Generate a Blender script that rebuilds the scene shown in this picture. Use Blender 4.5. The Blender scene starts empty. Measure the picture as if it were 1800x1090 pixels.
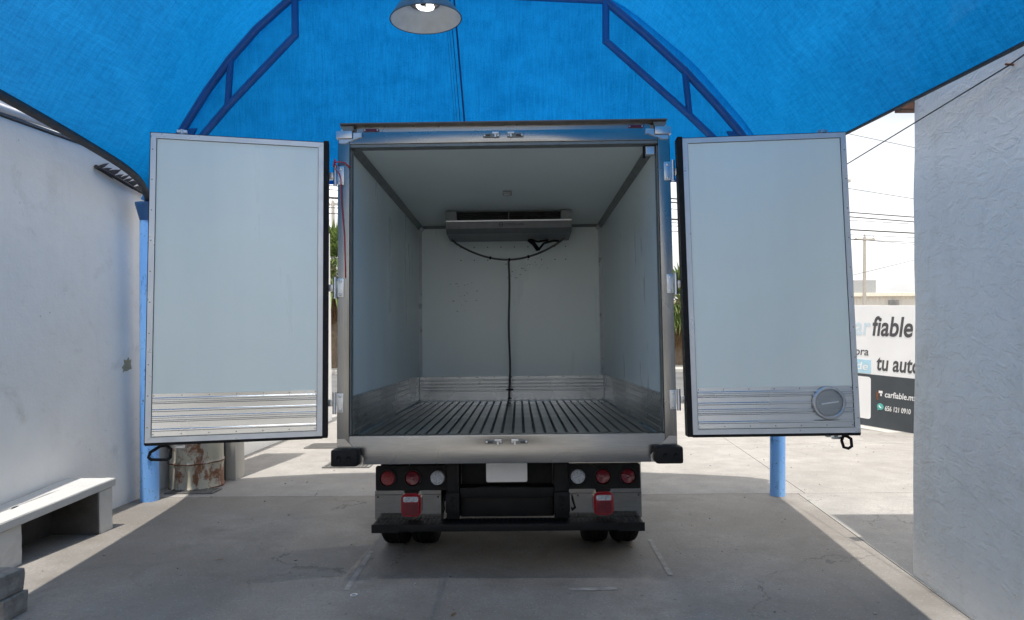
import bpy, bmesh, math, random
from mathutils import Vector, Matrix, noise as mnoise
R = math.radians
random.seed(7)
sc = bpy.context.scene
COL = sc.collection

# ------------------------------------------------------------------ camera
H = 1.55
SLOPE = math.atan(85 / 1150.0)
S = math.tan(SLOPE)
cam_d = bpy.data.cameras.new('camera')
cam_d.sensor_width = 36.0
cam_d.lens = 36.0 * 1150 / 1800
cam_d.clip_start = 0.05
cam_d.clip_end = 2000
cam = bpy.data.objects.new('camera', cam_d)
COL.objects.link(cam)
PITCH, ROLL = R(-1.0), R(0.35)
cam.matrix_world = Matrix.Translation((0, 0, H)) @ Matrix.Rotation(R(90) + PITCH, 4, 'X') @ Matrix.Rotation(-ROLL, 4, 'Z')
sc.camera = cam

# ------------------------------------------------------------------ sky and sun
ELEV = R(76.5)
AZ = math.atan(0.12)
w = bpy.data.worlds.new('World')
sc.world = w
w.use_nodes = True
nt = w.node_tree
nt.nodes.clear()
wo = nt.nodes.new('ShaderNodeOutputWorld')
bg = nt.nodes.new('ShaderNodeBackground')
sky = nt.nodes.new('ShaderNodeTexSky')
sky.sky_type = 'NISHITA'
sky.sun_disc = False
sky.sun_elevation = ELEV
sky.sun_rotation = math.pi + AZ
sky.air_density = 1.0
sky.dust_density = 4.0
sky.ozone_density = 1.0
tc = nt.nodes.new('ShaderNodeTexCoord')
mp = nt.nodes.new('ShaderNodeMapping')
mp.inputs['Scale'].default_value = (1.0, 1.0, 3.0)
cl = nt.nodes.new('ShaderNodeTexNoise')
cl.inputs['Scale'].default_value = 2.2
cl.inputs['Detail'].default_value = 7.0
cl.inputs['Roughness'].default_value = 0.55
cr = nt.nodes.new('ShaderNodeValToRGB')
cr.color_ramp.elements[0].position = 0.33
cr.color_ramp.elements[0].color = (0.4, 0.4, 0.4, 1)
cr.color_ramp.elements[1].position = 0.62
cr.color_ramp.elements[1].color = (1, 1, 1, 1)
mx = nt.nodes.new('ShaderNodeMix')
mx.data_type = 'RGBA'
mx.inputs[7].default_value = (9.0, 8.95, 8.9, 1)      # bright thin overcast
nt.links.new(tc.outputs['Generated'], mp.inputs['Vector'])
nt.links.new(mp.outputs['Vector'], cl.inputs['Vector'])
nt.links.new(cl.outputs['Fac'], cr.inputs['Fac'])
nt.links.new(cr.outputs['Color'], mx.inputs[0])
nt.links.new(sky.outputs['Color'], mx.inputs[6])
nt.links.new(mx.outputs[2], bg.inputs['Color'])
bg.inputs['Strength'].default_value = 0.15
nt.links.new(bg.outputs['Background'], wo.inputs['Surface'])

sun_d = bpy.data.lights.new('sun', 'SUN')
sun_d.energy = 4.3
sun_d.angle = R(0.5)
sun_d.color = (1.0, 0.955, 0.89)
sun = bpy.data.objects.new('sun', sun_d)
COL.objects.link(sun)
sd = Vector((math.sin(AZ) * math.cos(ELEV), math.cos(AZ) * math.cos(ELEV), -math.sin(ELEV)))
sun.rotation_euler = sd.to_track_quat('-Z', 'Y').to_euler()
sun.location = (-3, -10, 30)

vs = sc.view_settings
vs.view_transform = 'Standard'
vs.look = 'None'
vs.gamma = 1.0
vs.exposure = 0.2
vs.use_curve_mapping = False
sc.cycles.use_denoising = True
sc.cycles.max_bounces = 6
sc.cycles.diffuse_bounces = 4
sc.cycles.glossy_bounces = 3
sc.cycles.transmission_bounces = 3
sc.cycles.transparent_max_bounces = 4
sc.cycles.use_adaptive_sampling = True
sc.cycles.adaptive_threshold = 0.025

# ------------------------------------------------------------------ materials
def new_mat(name):
    m = bpy.data.materials.new(name)
    m.use_nodes = True
    t = m.node_tree
    t.nodes.clear()
    o = t.nodes.new('ShaderNodeOutputMaterial')
    b = t.nodes.new('ShaderNodeBsdfPrincipled')
    t.links.new(b.outputs[0], o.inputs[0])
    return m, t, b, o

def c4(c):
    return (c[0], c[1], c[2], 1.0)

def nz(t, scale, detail=4, rough=0.55, stretch=None, coord='Object', dist=0.0):
    tcn = t.nodes.new('ShaderNodeTexCoord')
    n = t.nodes.new('ShaderNodeTexNoise')
    n.inputs['Scale'].default_value = scale
    n.inputs['Detail'].default_value = detail
    n.inputs['Roughness'].default_value = rough
    n.inputs['Distortion'].default_value = dist
    if stretch:
        mpn = t.nodes.new('ShaderNodeMapping')
        mpn.inputs['Scale'].default_value = stretch
        t.links.new(tcn.outputs[coord], mpn.inputs['Vector'])
        t.links.new(mpn.outputs['Vector'], n.inputs['Vector'])
    else:
        t.links.new(tcn.outputs[coord], n.inputs['Vector'])
    return n.outputs['Fac']

def ramp(t, fac, p0, p1, v0=0.0, v1=1.0):
    r = t.nodes.new('ShaderNodeMapRange')
    r.clamp = True
    r.inputs['From Min'].default_value = p0
    r.inputs['From Max'].default_value = p1
    r.inputs['To Min'].default_value = v0
    r.inputs['To Max'].default_value = v1
    t.links.new(fac, r.inputs['Value'])
    return r.outputs['Result']

def mixc(t, fac, a, b):
    m = t.nodes.new('ShaderNodeMix')
    m.data_type = 'RGBA'
    if isinstance(fac, (int, float)):
        m.inputs[0].default_value = fac
    else:
        t.links.new(fac, m.inputs[0])
    for k, v in ((6, a), (7, b)):
        if isinstance(v, (tuple, list)):
            m.inputs[k].default_value = c4(v)
        else:
            t.links.new(v, m.inputs[k])
    return m.outputs[2]

def bump(t, b, h, dist, strength=1.0, prev=None):
    n = t.nodes.new('ShaderNodeBump')
    n.inputs['Distance'].default_value = dist
    n.inputs['Strength'].default_value = strength
    t.links.new(h, n.inputs['Height'])
    if prev is not None:
        t.links.new(prev, n.inputs['Normal'])
    t.links.new(n.outputs['Normal'], b.inputs['Normal'])
    return n.outputs['Normal']

def simple(name, c, rough=0.5, metal=0.0, var=0.12, scale=9.0, bmp=0.0, bscale=60, rvar=0.1, stretch=None, spec=None, coat=0):
    m, t, b, o = new_mat(name)
    f = nz(t, scale, 5, 0.6, stretch)
    lo = tuple(x * (1 - var) for x in c)
    hi = tuple(min(1, x * (1 + var)) for x in c)
    t.links.new(mixc(t, ramp(t, f, 0.3, 0.7), lo, hi), b.inputs['Base Color'])
    t.links.new(ramp(t, nz(t, scale * 1.7, 4, 0.6, stretch), 0.3, 0.7, max(0.03, rough - rvar), min(1, rough + rvar)), b.inputs['Roughness'])
    b.inputs['Metallic'].default_value = metal
    if spec is not None:
        b.inputs['Specular IOR Level'].default_value = spec
    if coat:
        b.inputs['Coat Weight'].default_value = coat
    if bmp:
        bump(t, b, nz(t, bscale, 3), bmp)
    return m

MATS = {}
def M(k):
    return MATS[k]

# concrete ground
def concrete(name, c, stain=(0.6, 0.57, 0.53), grit=True, oil=0.5):
    m, t, b, o = new_mat(name)
    big = nz(t, 0.55, 6, 0.6, coord='Object')
    mid = nz(t, 3.0, 7, 0.65)
    fine = nz(t, 55, 4, 0.7)
    col = mixc(t, ramp(t, mid, 0.3, 0.7), tuple(x * 0.80 for x in c), tuple(x * 1.14 for x in c))
    col = mixc(t, ramp(t, big, 0.42, 0.62, 0, oil), col, tuple(c[i] * stain[i] for i in range(3)))
    col = mixc(t, ramp(t, fine, 0.48, 0.66, 0, 0.6), col, tuple(x * 0.62 for x in c))
    # small dark spots
    v = t.nodes.new('ShaderNodeTexVoronoi')
    v.inputs['Scale'].default_value = 6.0
    tcn = t.nodes.new('ShaderNodeTexCoord')
    t.links.new(tcn.outputs['Object'], v.inputs['Vector'])
    col = mixc(t, ramp(t, v.outputs['Distance'], 0.03, 0.09, 0.75, 0.0), col, tuple(x * 0.35 for x in c))
    v2 = t.nodes.new('ShaderNodeTexVoronoi')
    v2.inputs['Scale'].default_value = 38.0
    t.links.new(tcn.outputs['Object'], v2.inputs['Vector'])
    col = mixc(t, ramp(t, v2.outputs['Distance'], 0.12, 0.2, 0.6, 0.0), col, tuple(min(1, x * 1.5) for x in c))
    # hairline cracks
    vc = t.nodes.new('ShaderNodeTexVoronoi'); vc.feature = 'DISTANCE_TO_EDGE'; vc.inputs['Scale'].default_value = 0.42
    wob = nz(t, 2.2, 6, 0.65)
    vm = t.nodes.new('ShaderNodeVectorMath'); vm.operation = 'MULTIPLY_ADD'
    vm.inputs[1].default_value = (0.9, 0.9, 0.9)
    cb = t.nodes.new('ShaderNodeCombineXYZ')
    t.links.new(wob, cb.inputs[0]); t.links.new(mid, cb.inputs[1])
    t.links.new(cb.outputs[0], vm.inputs[0]); t.links.new(tcn.outputs['Object'], vm.inputs[2])
    t.links.new(vm.outputs[0], vc.inputs['Vector'])
    ck = t.nodes.new('ShaderNodeMath'); ck.operation = 'MULTIPLY'
    t.links.new(ramp(t, vc.outputs['Distance'], 0.0012, 0.0035, 0.75, 0.0), ck.inputs[0])
    t.links.new(ramp(t, nz(t, 0.8, 3), 0.5, 0.58), ck.inputs[1])
    col = mixc(t, ck.outputs[0], col, tuple(x * 0.25 for x in c))
    # dirty patches with their own edges
    col = mixc(t, ramp(t, nz(t, 1.5, 9, 0.7, dist=0.8), 0.53, 0.66, 0, 0.5 * oil), col, tuple(c[i] * stain[i] * 0.75 for i in range(3)))
    t.links.new(col, b.inputs['Base Color'])
    b.inputs['Roughness'].default_value = 0.82
    t.links.new(ramp(t, big, 0.35, 0.7, 0.9, 0.6), b.inputs['Roughness'])
    n = bump(t, b, fine, 0.004)
    bump(t, b, mid, 0.006, 0.6, n)
    return m
MATS['concrete'] = concrete('shaded_driveway_concrete', (0.285, 0.264, 0.238), oil=0.75)  # base colour darkened to deepen the canopy's shade on this slab
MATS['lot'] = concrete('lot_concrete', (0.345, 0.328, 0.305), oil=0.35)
MATS['bounce_ground'] = concrete('bounce_ground_concrete', (0.46, 0.44, 0.41), oil=0.2)  # lighter unseen ground behind the viewer, kept bright to bounce light onto doors
MATS['joint'] = simple('joint_dirt', (0.10, 0.092, 0.08), 0.95)
MATS['worn_line'] = simple('worn_line_paint', (0.315, 0.295, 0.27), 0.85, var=0.3, scale=14)
MATS['asphalt'] = simple('road_asphalt', (0.13, 0.13, 0.13), 0.85, var=0.2, scale=2.0, bmp=0.004, bscale=90)
MATS['earth'] = simple('dry_earth', (0.30, 0.25, 0.19), 0.95, var=0.3, scale=2, bmp=0.02, bscale=15)
MATS['kerb'] = simple('kerb_concrete', (0.48, 0.46, 0.42), 0.85, bmp=0.003)

# painted walls
def wall_paint(name, c, grime=(0.62, 0.6, 0.55), brush=0.0, streak=0.3, scale_big=0.9, pits=0.5):
    m, t, b, o = new_mat(name)
    big = nz(t, scale_big, 6, 0.6)
    st = nz(t, 3.0, 5, 0.6, (1.0, 1.0, 0.12))
    mid = nz(t, 6.0, 6, 0.65)
    col = mixc(t, ramp(t, big, 0.3, 0.7), tuple(x * 0.93 for x in c), tuple(min(1, x * 1.04) for x in c))
    dirt = t.nodes.new('ShaderNodeMath'); dirt.operation = 'MULTIPLY'
    t.links.new(ramp(t, st, 0.5, 0.72, 0, streak), dirt.inputs[0])
    t.links.new(ramp(t, mid, 0.4, 0.65), dirt.inputs[1])
    col = mixc(t, dirt.outputs[0], col, tuple(c[i] * grime[i] for i in range(3)))
    # scuffed patches
    pat = nz(t, 2.3, 8, 0.7, dist=0.6)
    col = mixc(t, ramp(t, pat, 0.57, 0.72, 0, 0.42), col, tuple(c[i] * grime[i] * 0.9 for i in range(3)))
    v = t.nodes.new('ShaderNodeTexVoronoi'); v.inputs['Scale'].default_value = 5.0
    tcn = t.nodes.new('ShaderNodeTexCoord')
    t.links.new(tcn.outputs['Object'], v.inputs['Vector'])
    col = mixc(t, ramp(t, v.outputs['Distance'], 0.02, 0.05, pits, 0.0), col, tuple(x * 0.3 for x in c))
    t.links.new(col, b.inputs['Base Color'])
    b.inputs['Roughness'].default_value = 0.62
    n = bump(t, b, nz(t, 45, 4, 0.6), 0.0025)
    n = bump(t, b, nz(t, 5, 5, 0.6), 0.02, 0.55, n)
    if brush:
        br = nz(t, 3.2, 8, 0.6, (1.0, 1.0, 1.7), dist=2.6)
        n = bump(t, b, br, brush, 0.8, n)
        bump(t, b, ramp(t, nz(t, 8, 5, 0.6, (1.0, 0.7, 1.6), dist=1.2), 0.48, 0.56), 0.004, 0.7, n)
    return m
MATS['wall_left'] = wall_paint('white_wall_paint', (0.88, 0.86, 0.825))
MATS['wall_right'] = wall_paint('trowelled_plaster_paint', (0.90, 0.885, 0.85), brush=0.011, streak=0.5, pits=0.3, grime=(0.66, 0.64, 0.6))
MATS['bench'] = wall_paint('bench_paint', (0.56, 0.55, 0.525), grime=(0.5, 0.48, 0.44), streak=0.2, scale_big=3)
MATS['block'] = simple('cement_block', (0.24, 0.225, 0.205), 0.92, var=0.35, scale=12, bmp=0.012, bscale=30)
MATS['bench_shade'] = simple('painted_bench_shade', (0.075, 0.07, 0.065), 0.95, var=0.3, scale=6)  # shade under the bench, painted as a near-black colour
MATS['pier'] = wall_paint('pier_cement', (0.50, 0.475, 0.43), scale_big=2)
MATS['bare_plaster'] = simple('bare_plaster', (0.38, 0.33, 0.22), 0.9)

# metals, truck
def brushed(name, c, rough=0.3, stretch=(1, 1, 30), smudge=0.2, metal=1.0, var=0.1):
    m, t, b, o = new_mat(name)
    g = nz(t, 12, 4, 0.6, stretch)
    s = nz(t, 1.6, 2, 0.45)
    col = mixc(t, ramp(t, g, 0.3, 0.7), tuple(x * (1 - var) for x in c), tuple(min(1, x * (1 + var)) for x in c))
    col = mixc(t, ramp(t, s, 0.45, 0.8, 0, smudge), col, tuple(x * 0.6 for x in c))
    t.links.new(col, b.inputs['Base Color'])
    b.inputs['Metallic'].default_value = metal
    t.links.new(ramp(t, s, 0.3, 0.7, rough - 0.03, rough + 0.10), b.inputs['Roughness'])
    bump(t, b, nz(t, 1.7, 0, 0.4), 0.0012, 0.3)
    return m
MATS['steel'] = brushed('stainless_steel', (0.335, 0.335, 0.33), 0.22, (0.6, 1, 10), 0.12)
MATS['steel_v'] = brushed('stainless_steel_post', (0.30, 0.30, 0.29), 0.26, (12, 1, 0.5))
MATS['steel_mirror'] = brushed('polished_steel', (0.34, 0.33, 0.31), 0.12, (1, 1, 6), 0.12)
MATS['galv'] = brushed('galvanised_steel', (0.58, 0.60, 0.62), 0.33, (2, 2, 2), 0.3)
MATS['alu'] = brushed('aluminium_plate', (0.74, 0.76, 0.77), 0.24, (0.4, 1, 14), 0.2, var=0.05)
MATS['alu_dark'] = brushed('dark_kick_plate_aluminium', (0.46, 0.48, 0.49), 0.24, (0.4, 1, 14), 0.45)  # darker aluminium than the door kick plates
MATS['alu_floor'] = brushed('worn_floor_aluminium', (0.38, 0.40, 0.40), 0.27, (1, 0.3, 1), 0.5)
MATS['groove'] = simple('floor_groove', (0.035, 0.04, 0.04), 0.6)
MATS['trim'] = simple('grey_trim', (0.20, 0.215, 0.21), 0.45, 0.4)
MATS['drip'] = simple('weathered_drip_rail', (0.13, 0.118, 0.105), 0.45, 0.3, var=0.2)
MATS['frame_alu'] = simple('door_frame_aluminium', (0.66, 0.68, 0.69), 0.35, 0.35, var=0.06, scale=6)
def frp(name, c, runs=1.0):
    m, t, b, o = new_mat(name)
    big = nz(t, 0.9, 5, 0.6, (1, 1, 0.4))
    sc_ = nz(t, 14, 5, 0.7, (8, 8, 0.5))
    sp = nz(t, 34, 3, 0.6)
    col = mixc(t, ramp(t, big, 0.3, 0.7), tuple(x * 0.955 for x in c), tuple(min(1, x * 1.02) for x in c))
    col = mixc(t, ramp(t, sc_, 0.73, 0.80, 0, 0.14 * runs), col, tuple(x * 0.6 for x in c))
    col = mixc(t, ramp(t, sp, 0.76, 0.8, 0, 0.5 * runs), col, tuple(x * 0.35 for x in c))
    t.links.new(col, b.inputs['Base Color'])
    sm = nz(t, 2.6, 5, 0.6, (1, 1, 0.16))
    col = mixc(t, ramp(t, sm, 0.46, 0.68, 0, 0.13 * runs), col, tuple(x * 0.72 for x in c))
    col = mixc(t, ramp(t, nz(t, 5, 7, 0.72, dist=1.0), 0.64, 0.78, 0, 0.07 * runs), col, tuple(x * 0.6 for x in c))
    t.links.new(col, b.inputs['Base Color'])
    t.links.new(ramp(t, sm, 0.35, 0.65, 0.26, 0.44), b.inputs['Roughness'])
    bump(t, b, nz(t, 1.6, 1, 0.4), 0.005, 0.5)
    return m
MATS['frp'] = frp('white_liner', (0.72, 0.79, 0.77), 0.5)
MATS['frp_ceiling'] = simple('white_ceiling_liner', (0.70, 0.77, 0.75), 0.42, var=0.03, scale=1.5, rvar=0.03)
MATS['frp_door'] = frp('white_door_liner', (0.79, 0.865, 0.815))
MATS['box_white'] = simple('box_white_paint', (0.75, 0.76, 0.76), 0.3)
MATS['rubber'] = simple('black_rubber', (0.007, 0.007, 0.008), 0.6, spec=0.25, var=0.3, scale=30)
MATS['black'] = simple('black_chassis_paint', (0.004, 0.0045, 0.005), 0.55, spec=0.22, var=0.3, scale=14)
MATS['blackdust'] = simple('dusty_black_paint', (0.006, 0.0063, 0.0066), 0.6, spec=0.22, var=0.45, scale=20)
MATS['tyre'] = simple('tyre_rubber', (0.009, 0.0088, 0.0085), 0.8, spec=0.2, var=0.3, scale=25)
MATS['red_lens'] = simple('red_lens', (0.12, 0.004, 0.010), 0.16, var=0.25, scale=30, coat=0.5)
MATS['red_bright'] = simple('red_lens_rim', (0.25, 0.005, 0.012), 0.14, coat=0.6)
MATS['red_refl'] = simple('red_reflector', (0.20, 0.02, 0.022), 0.28, var=0.3, scale=70)
MATS['clear_lens'] = simple('clear_lens', (0.36, 0.38, 0.41), 0.12, var=0.6, scale=120, bmp=0.004, bscale=110)
MATS['plate'] = simple('blank_plate_white', (0.72, 0.73, 0.72), 0.4, var=0.04)
MATS['unit'] = brushed('evaporator_case', (0.17, 0.175, 0.175), 0.45, (1, 1, 1), 0.2, 0.3)
MATS['unit_dark'] = simple('evaporator_grille_dark', (0.012, 0.013, 0.013), 0.6)
MATS['letter'] = simple('dark_lettering', (0.03, 0.03, 0.03), 0.6)
MATS['hose'] = simple('grey_hose', (0.055, 0.052, 0.05), 0.5)
MATS['cord'] = simple('red_cord', (0.42, 0.02, 0.035), 0.6)
MATS['lampwhite'] = simple('interior_lamp_plastic', (0.55, 0.55, 0.52), 0.4)

# canopy
def cloth(name, seedshift):
    m, t, b, o = new_mat(name)
    t.nodes.remove(b)
    f1 = nz(t, 2.0, 5, 0.6)
    f2 = nz(t, 60, 3, 0.7, (1, 0.06, 1) if seedshift == 0 else (1, 1, 0.06))
    f3 = nz(t, 120, 3, 0.75)
    f4 = nz(t, 45, 3, 0.6, (0.08, 1, 0.12))
    add = t.nodes.new('ShaderNodeMath'); add.operation = 'ADD'
    t.links.new(ramp(t, f2, 0.3, 0.7, -0.24, 0.24), add.inputs[0])
    t.links.new(ramp(t, f3, 0.3, 0.7, -0.36, 0.36), add.inputs[1])
    add2 = t.nodes.new('ShaderNodeMath'); add2.operation = 'ADD'
    t.links.new(add.outputs[0], add2.inputs[0])
    t.links.new(ramp(t, f1, 0.25, 0.75, 0.38, 0.62), add2.inputs[1])
    add3 = t.nodes.new('ShaderNodeMath'); add3.operation = 'ADD'
    t.links.new(add2.outputs[0], add3.inputs[0])
    t.links.new(ramp(t, f4, 0.3, 0.7, -0.2, 0.2), add3.inputs[1])
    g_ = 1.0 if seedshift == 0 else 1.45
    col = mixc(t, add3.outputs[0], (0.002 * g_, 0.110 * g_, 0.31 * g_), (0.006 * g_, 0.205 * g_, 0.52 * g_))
    tl = t.nodes.new('ShaderNodeBsdfTranslucent')
    df = t.nodes.new('ShaderNodeBsdfDiffuse')
    t.links.new(col, tl.inputs['Color'])
    t.links.new(col, df.inputs['Color'])
    m1 = t.nodes.new('ShaderNodeMixShader'); m1.inputs[0].default_value = 0.45 if seedshift == 0 else 0.32
    t.links.new(tl.outputs[0], m1.inputs[1]); t.links.new(df.outputs[0], m1.inputs[2])
    # open weave: straight light passes where it meets the mesh face-on, and hardly at a slant
    if seedshift == 0:
        lw = t.nodes.new('ShaderNodeLayerWeight'); lw.inputs['Blend'].default_value = 0.5
        inv = t.nodes.new('ShaderNodeMath'); inv.operation = 'SUBTRACT'; inv.inputs[0].default_value = 1.0
        t.links.new(lw.outputs['Facing'], inv.inputs[1])
        pw_ = t.nodes.new('ShaderNodeMath'); pw_.operation = 'POWER'; pw_.inputs[1].default_value = 5.0
        t.links.new(inv.outputs[0], pw_.inputs[0])
        ml_ = t.nodes.new('ShaderNodeMath'); ml_.operation = 'MULTIPLY'; ml_.inputs[1].default_value = 0.10
        t.links.new(pw_.outputs[0], ml_.inputs[0])
        tp = t.nodes.new('ShaderNodeBsdfTransparent')
        m2 = t.nodes.new('ShaderNodeMixShader')
        t.links.new(ml_.outputs[0], m2.inputs[0])
        t.links.new(m1.outputs[0], m2.inputs[1]); t.links.new(tp.outputs[0], m2.inputs[2])
        t.links.new(m2.outputs[0], o.inputs[0])
    else:
        t.links.new(m1.outputs[0], o.inputs[0])
    return m
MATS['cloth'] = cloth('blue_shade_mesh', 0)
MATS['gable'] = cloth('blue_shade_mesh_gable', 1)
MATS['seam'] = simple('seam_tape', (0.008, 0.05, 0.16), 0.8)
MATS['binding'] = simple('edge_binding', (0.045, 0.05, 0.055), 0.7)
def blue_paint():
    m, t, b, o = new_mat('blue_steel_paint')
    f = nz(t, 5, 6, 0.65, (1, 1, 0.35))
    col = mixc(t, ramp(t, f, 0.3, 0.7), (0.016, 0.085, 0.24), (0.03, 0.125, 0.32))
    col = mixc(t, ramp(t, nz(t, 18, 4, 0.7), 0.66, 0.74, 0, 0.8), col, (0.03, 0.05, 0.09))
    t.links.new(col, b.inputs['Base Color'])
    b.inputs['Roughness'].default_value = 0.4
    return m
MATS['truss'] = blue_paint()
def post_paint():
    m, t, b, o = new_mat('faded_blue_post_paint')
    f = nz(t, 4, 6, 0.65, (1, 1, 0.4))
    col = mixc(t, ramp(t, f, 0.35, 0.65), (0.16, 0.40, 0.86), (0.24, 0.50, 0.92))
    col = mixc(t, ramp(t, nz(t, 7, 5, 0.7, (1, 1, 0.3)), 0.55, 0.62, 0, 0.8), col, (0.06, 0.17, 0.42))
    col = mixc(t, ramp(t, nz(t, 30, 4, 0.7), 0.63, 0.69, 0, 0.85), col, (0.08, 0.055, 0.045))
    t.links.new(col, b.inputs['Base Color'])
    b.inputs['Roughness'].default_value = 0.35
    return m
MATS['post'] = post_paint()
# rusty drum
def drum():
    m, t, b, o = new_mat('rusty_drum_paint')
    c = mixc(t, ramp(t, nz(t, 4, 5, 0.6), 0.3, 0.7), (0.44, 0.41, 0.32), (0.56, 0.52, 0.42))
    r1 = ramp(t, nz(t, 5.5, 8, 0.72, (1, 1, 0.6), dist=0.4), 0.50, 0.58, 0, 0.95)
    c = mixc(t, r1, c, mixc(t, nz(t, 30, 4), (0.10, 0.03, 0.012), (0.30, 0.11, 0.04)))
    r2 = ramp(t, nz(t, 14, 7, 0.75, (1, 1, 0.2)), 0.56, 0.64, 0, 0.9)
    c = mixc(t, r2, c, (0.22, 0.11, 0.055))
    t.links.new(c, b.inputs['Base Color'])
    b.inputs['Roughness'].default_value = 0.5
    bump(t, b, nz(t, 5.5, 8, 0.72, (1, 1, 0.6), dist=0.4), 0.004)
    return m
MATS['drum'] = drum()
MATS['rust'] = simple('rusty_iron', (0.16, 0.065, 0.03), 0.85, var=0.4, scale=25)
MATS['rod'] = simple('iron_rod', (0.09, 0.08, 0.075), 0.6, 0.5)
MATS['grate'] = simple('grate_steel', (0.22, 0.215, 0.205), 0.6, 0.5, var=0.3)
MATS['conduit'] = simple('grey_conduit', (0.66, 0.66, 0.67), 0.45, 0.1)
MATS['flash'] = simple('flashing_grey', (0.20, 0.20, 0.21), 0.6)
MATS['dryfrond'] = simple('dry_frond', (0.045, 0.04, 0.042), 0.85)
MATS['wood'] = simple('beam_wood', (0.13, 0.065, 0.045), 0.8, var=0.3, scale=20)
MATS['shade_out'] = simple('lamp_shade_enamel', (0.10, 0.14, 0.17), 0.4)
MATS['shade_in'] = simple('lamp_shade_inner', (0.62, 0.61, 0.57), 0.45, var=0.08, scale=12)
MATS['cable'] = simple('black_cable', (0.03, 0.03, 0.03), 0.6)
MATS['pole'] = simple('pole_cement', (0.42, 0.40, 0.37), 0.9)
MATS['sign_white'] = simple('sign_white', (0.78, 0.78, 0.78), 0.5, var=0.05, scale=1.5)
MATS['sign_dark'] = simple('sign_charcoal', (0.045, 0.055, 0.065), 0.5, var=0.15, scale=2)
MATS['sign_text'] = simple('sign_text_grey', (0.065, 0.065, 0.07), 0.6)
MATS['sign_pale'] = simple('sign_text_pale_blue', (0.56, 0.67, 0.73), 0.6)
MATS['sign_blue'] = simple('sign_box_blue', (0.40, 0.62, 0.74), 0.6)
MATS['sign_teal'] = simple('sign_icon_teal', (0.10, 0.42, 0.38), 0.6)
MATS['sheet'] = simple('warehouse_sheet', (0.62, 0.61, 0.58), 0.5, var=0.06)
MATS['fascia'] = simple('warehouse_fascia', (0.72, 0.69, 0.60), 0.6)
MATS['vent'] = simple('vent_grey', (0.30, 0.31, 0.32), 0.6)
MATS['fence'] = simple('fence_white', (0.70, 0.70, 0.68), 0.6)
MATS['trunk'] = simple('palm_trunk', (0.16, 0.12, 0.085), 0.9, var=0.3, scale=8, bmp=0.02, bscale=12)
MATS['skirt'] = simple('dead_palm_leaf', (0.20, 0.125, 0.065), 0.9, var=0.35, scale=10)
def leaf():
    m, t, b, o = new_mat('palm_leaf_green')
    f = nz(t, 3.0, 4)
    col = mixc(t, ramp(t, f, 0.3, 0.7), (0.08, 0.13, 0.03), (0.20, 0.27, 0.08))
    t.links.new(col, b.inputs['Base Color'])
    b.inputs['Roughness'].default_value = 0.45
    tl = t.nodes.new('ShaderNodeBsdfTranslucent')
    t.links.new(col, tl.inputs['Color'])
    ms = t.nodes.new('ShaderNodeMixShader'); ms.inputs[0].default_value = 0.3
    t.links.new(b.outputs[0], ms.inputs[1]); t.links.new(tl.outputs[0], ms.inputs[2])
    t.links.new(ms.outputs[0], o.inputs[0])
    return m
MATS['leaf'] = leaf()
m_, t_, b_, o_ = new_mat('lit_bulb_glass')
b_.inputs['Base Color'].default_value = (0.9, 0.9, 0.88, 1)
b_.inputs['Emission Color'].default_value = (1.0, 0.97, 0.92, 1)
b_.inputs['Emission Strength'].default_value = 1.8
MATS['bulb'] = m_

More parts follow.
